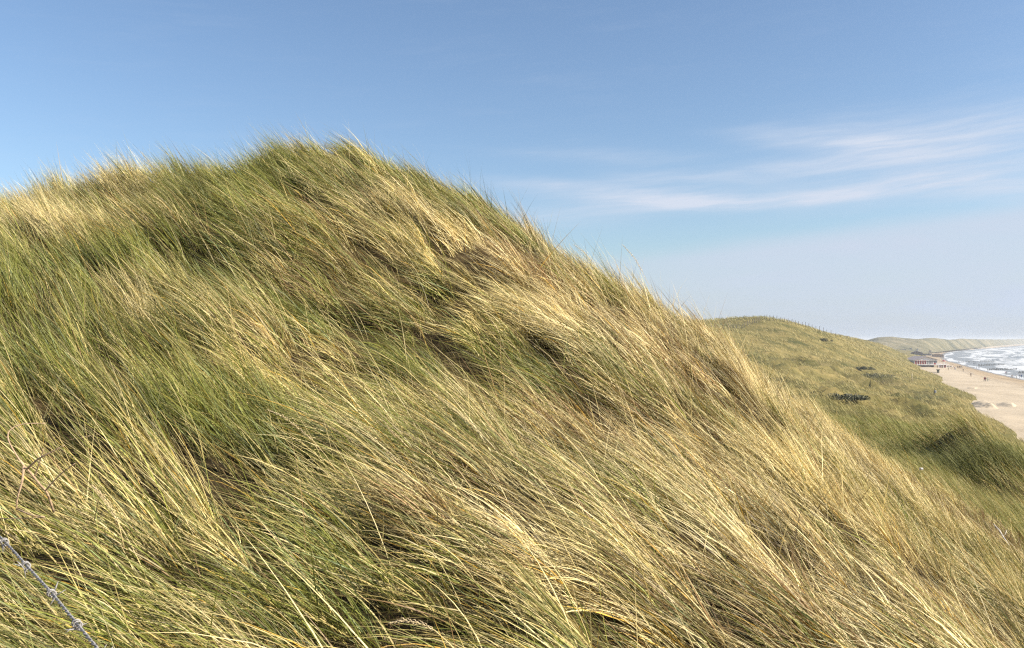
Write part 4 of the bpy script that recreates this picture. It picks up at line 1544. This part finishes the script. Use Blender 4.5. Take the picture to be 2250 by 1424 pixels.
# ------------------------------------------------------------------ groynes
def groyne(u0, v0, u1, v1, n, label, seed):
    a = at(u0, v0, 18.0 * F / (v0 - HZ))
    b = at(u1, v1, 18.0 * F / (v1 - HZ))
    root = empty('groyne', (a.x, a.y, 0))
    tag(root, label, 'groyne', 'pile groynes in the surf')
    bm = bmesh.new()
    bm_tube(bm, [Vector((0, 0, -3)), Vector((0, 0, 1.5)), Vector((0, 0, 1.62))], [0.17, 0.16, 0.11], 7)
    me = bm_mesh('pile', bm)
    me.materials.append(M_GROYNE)
    R = random.Random(seed)
    for k in range(n):
        f = (k + R.uniform(-.2, .2)) / (n - 1)
        o = bpy.data.objects.new('pile', me)
        COL.objects.link(o)
        o.parent = root
        o.location = (a.lerp(b, f) - Vector((a.x, a.y, 0)))
        o.location.z = R.uniform(-0.7, 0.15) - 0.3 * f - 0.25
        o.rotation_euler = (R.uniform(-.05, .05), R.uniform(-.05, .05), R.uniform(0, 6))


groyne(2107, 797.0, 2186, 794.5, 34, 'farthest row of dark groyne piles running into the surf', 1)
groyne(2150, 804.0, 2206, 802.0, 30, 'middle row of dark groyne piles behind the breaking waves', 2)
groyne(2170, 814.0, 2234, 812.0, 34, 'nearest row of dark groyne piles at the water edge', 3)
groyne(2238, 820.5, 2300, 819.0, 26, 'row of groyne piles cut by the frame edge', 4)


# ------------------------------------------------------------------ people on the beach
def person_mesh(walk):
    V = {'pel': (0, 0, 0.95, .13), 'bel': (0, 0, 1.10, .13), 'che': (0, 0, 1.32, .15), 'nek': (0, 0.01, 1.49, .06), 'hea': (0, 0.02, 1.60, .095), 'top': (0, 0.01, 1.70, .085)}
    for s, n in ((-1, 'l'), (1, 'r')):
        st = walk * s
        V['sh' + n] = (s * 0.18, 0, 1.42, .065)
        V['el' + n] = (s * 0.24, -0.10 * st + -0.02, 1.16, .05)
        V['ha' + n] = (s * 0.24, -0.20 * st + 0.05, 0.92, .04)
        V['hi' + n] = (s * 0.09, 0, 0.90, .095)
        V['kn' + n] = (s * 0.10, 0.16 * st + 0.02, 0.50, .07)
        V['an' + n] = (s * 0.10, 0.24 * st - 0.05 * abs(walk), 0.09, .05)
        V['to' + n] = (s * 0.11, 0.24 * st + 0.15 - 0.05 * abs(walk), 0.045, .04)
    E = [('pel', 'bel'), ('bel', 'che'), ('che', 'nek'), ('nek', 'hea'), ('hea', 'top')]
    for n in 'lr':
        E += [('che', 'sh' + n), ('sh' + n, 'el' + n), ('el' + n, 'ha' + n), ('pel', 'hi' + n), ('hi' + n, 'kn' + n), ('kn' + n, 'an' + n), ('an' + n, 'to' + n)]
    keys = list(V)
    me = bpy.data.meshes.new('person_rig')
    me.from_pydata([V[k][:3] for k in keys], [(keys.index(a), keys.index(b)) for a, b in E], [])
    o = bpy.data.objects.new('person_rig', me)
    COL.objects.link(o)
    m = o.modifiers.new('skin', 'SKIN')
    m.use_smooth_shade = True
    if not me.skin_vertices:
        bpy.context.view_layer.objects.active = o
        bpy.ops.object.select_all(action='DESELECT')
        o.select_set(True)
        bpy.ops.mesh.customdata_skin_add()
    for i, k in enumerate(keys):
        r = V[k][3]
        me.skin_vertices[0].data[i].radius = (r, r)
        me.skin_vertices[0].data[i].use_root = (k == 'pel')
    sd = o.modifiers.new('sub', 'SUBSURF')
    sd.levels = sd.render_levels = 1
    bpy.context.view_layer.update()
    dg = bpy.context.evaluated_depsgraph_get()
    res = bpy.data.meshes.new_from_object(o.evaluated_get(dg))
    bpy.data.objects.remove(o)
    for _ in range(4):
        res.materials.append(None)
    for pl in res.polygons:
        c = pl.center
        if c.z > 1.50:
            pl.material_index = 3 if (c.z > 1.66 or c.y < -0.02) else 2
        elif abs(c.x) > 0.19 and c.z < 0.97:
            pl.material_index = 2
        elif c.z > 0.93:
            pl.material_index = 0
        else:
            pl.material_index = 1
    return res


PM = [person_mesh(0.15), person_mesh(1.0)]
PEOPLE = [
    (2104.7, 809.5, 'black', 'black', 'person in black at the left of the row of walkers near the deck'),
    (2108.2, 809.6, 'brown', 'navy', 'person in brown jacket second in the row near the deck'),
    (2111.4, 809.4, 'navy', 'black', 'person in navy jacket third in the row near the deck'),
    (2113.8, 809.2, 'grey', 'grey', 'person in grey at the right of the row near the deck'),
    (2116.4, 817.2, 'black', 'black', 'lone person in black walking on the sand below the row'),
    (2093.6, 806.9, 'red', 'navy', 'person in red beside the white boat'),
    (2097.6, 813.0, 'pink', 'white', 'person in pink on the sand in front of the pavilion'),
    (2099.6, 813.2, 'white', 'sage', 'person in white beside the one in pink'),
    (2083.8, 814.3, 'olive', 'brown', 'person in olive on the sand just below the deck'),
    (2140.2, 802.4, 'black', 'navy', 'person in black by the farther groyne'),
    (2144.4, 801.4, 'navy', 'black', 'person in navy right of the one by the farther groyne'),
    (2146.2, 811.6, 'grey', 'black', 'person in grey at the head of the nearest groyne'),
    (2151.0, 811.0, 'black', 'navy', 'person in black beside the foam at the nearest groyne'),
    (2163.2, 838.4, 'red', 'black', 'person in dark red walking in mid beach'),
    (2165.4, 838.0, 'black', 'grey', 'person in black close behind the one in dark red'),
    (2170.0, 838.6, 'sage', 'sage', 'person in pale grey green right of the pair in mid beach'),
    (2133.4, 827.6, 'brown', 'brown', 'person in brown on the tyre-tracked sand'),
    (2209.0, 823.0, 'pink', 'grey', 'person in pink at the water line beside one in navy'),
    (2212.2, 822.8, 'navy', 'black', 'person in navy at the water line'),
    (2223.6, 831.2, 'brown', 'navy', 'person in brown standing on the wet sand'),
    (2234.0, 831.0, 'white', 'olive', 'person in white top on the wet sand'),
    (2240.8, 830.8, 'grey', 'grey', 'person in grey left of the pair near the frame edge'),
    (2244.2, 830.6, 'blue', 'navy', 'person in blue near the frame edge'),
]
for i, (u, v, jk, tr, lab) in enumerate(PEOPLE):
    p = hit(u, v, beach_z, 100, 1500)
    o = bpy.data.objects.new('person', PM[i % 2])
    COL.objects.link(o)
    o.location = (p.x, p.y, max(p.z, -0.15) - 0.03)
    o.rotation_euler = (0, 0, random.uniform(0, 6.28))
    sc = random.uniform(0.96, 1.06)
    o.scale = (sc * 1.1, sc * 1.1, sc)
    for k_, m_ in enumerate((CLOTH[jk], CLOTH[tr], M_SKIN, M_HAIR)):
        o.material_slots[k_].link = 'OBJECT'
        o.material_slots[k_].material = m_
    tag(o, lab, 'person', 'people on the beach')
bpy.context.view_layer.update()
for me in PM:
    for k_ in range(4):
        me.materials[k_] = M_SKIN


# ------------------------------------------------------------------ a gull over the far dunes
def gull():
    p = at(2099, 719, 330)
    root = empty('gull', p, 0.4)
    tag(root, 'white gull gliding above the far dunes', 'gull')
    bm = bmesh.new()
    bm_tube(bm, [Vector((0, -0.24, 0)), Vector((0, -0.18, 0.0)), Vector((0, 0, 0)), Vector((0, 0.15, 0.02)), Vector((0, 0.22, 0.03)), Vector((0, 0.28, 0.02)), Vector((0, 0.33, 0.01))],
            [0.02, 0.05, 0.085, 0.06, 0.05, 0.04, 0.008], 8)
    vs = [bm.verts.new(q) for q in ((-0.03, -0.2, 0.01), (0.03, -0.2, 0.01), (0.09, -0.38, 0.0), (-0.09, -0.38, 0.0))]
    bm.faces.new(vs)
    link('body', bm_mesh('body', bm, True), M_GULL, root)
    for s_ in (-1, 1):
        bm = bmesh.new()
        st = [(0.05, 0.10, -0.10, 0.03), (0.32, 0.14, -0.06, 0.13), (0.52, 0.06, -0.10, 0.13), (0.78, -0.12, -0.19, 0.05)]
        top = [(bm.verts.new((s_ * x, ya, z + 0.012)), bm.verts.new((s_ * x, yb, z + 0.006))) for x, ya, yb, z in st]
        bot = [(bm.verts.new((s_ * x, ya, z - 0.006)), bm.verts.new((s_ * x, yb, z - 0.002))) for x, ya, yb, z in st]
        for k in range(3):
            bm.faces.new((top[k][0], top[k + 1][0], top[k + 1][1], top[k][1]))
            bm.faces.new((bot[k][0], bot[k][1], bot[k + 1][1], bot[k + 1][0]))
            bm.faces.new((top[k][0], bot[k][0], bot[k + 1][0], top[k + 1][0]))
            bm.faces.new((top[k][1], top[k + 1][1], bot[k + 1][1], bot[k][1]))
        bmesh.ops.recalc_face_normals(bm, faces=bm.faces)
        link('wing', bm_mesh('wing', bm, True), M_GULL, root)


gull()


# ------------------------------------------------------------------ sea haze
def haze():
    m, T, out = mat_new('sea_haze')
    pv = T.node('ShaderNodeVolumePrincipled')
    pv.inputs['Color'].default_value = (0.90, 0.94, 1.0, 1)
    pv.inputs['Density'].default_value = HAZE_DENSITY
    pv.inputs['Anisotropy'].default_value = 0.2
    T.l.new(pv.outputs[0], out.inputs['Volume'])
    m.cycles.volume_sampling = 'DISTANCE'
    o = box('haze', -46000, 46000, -3500, 46000, -6.0, 31.5, m, None, 0)
    tag(o, 'thin pale sea haze over the whole coast', 'haze', kind='stuff')


if HAZE_DENSITY > 0:
    haze()
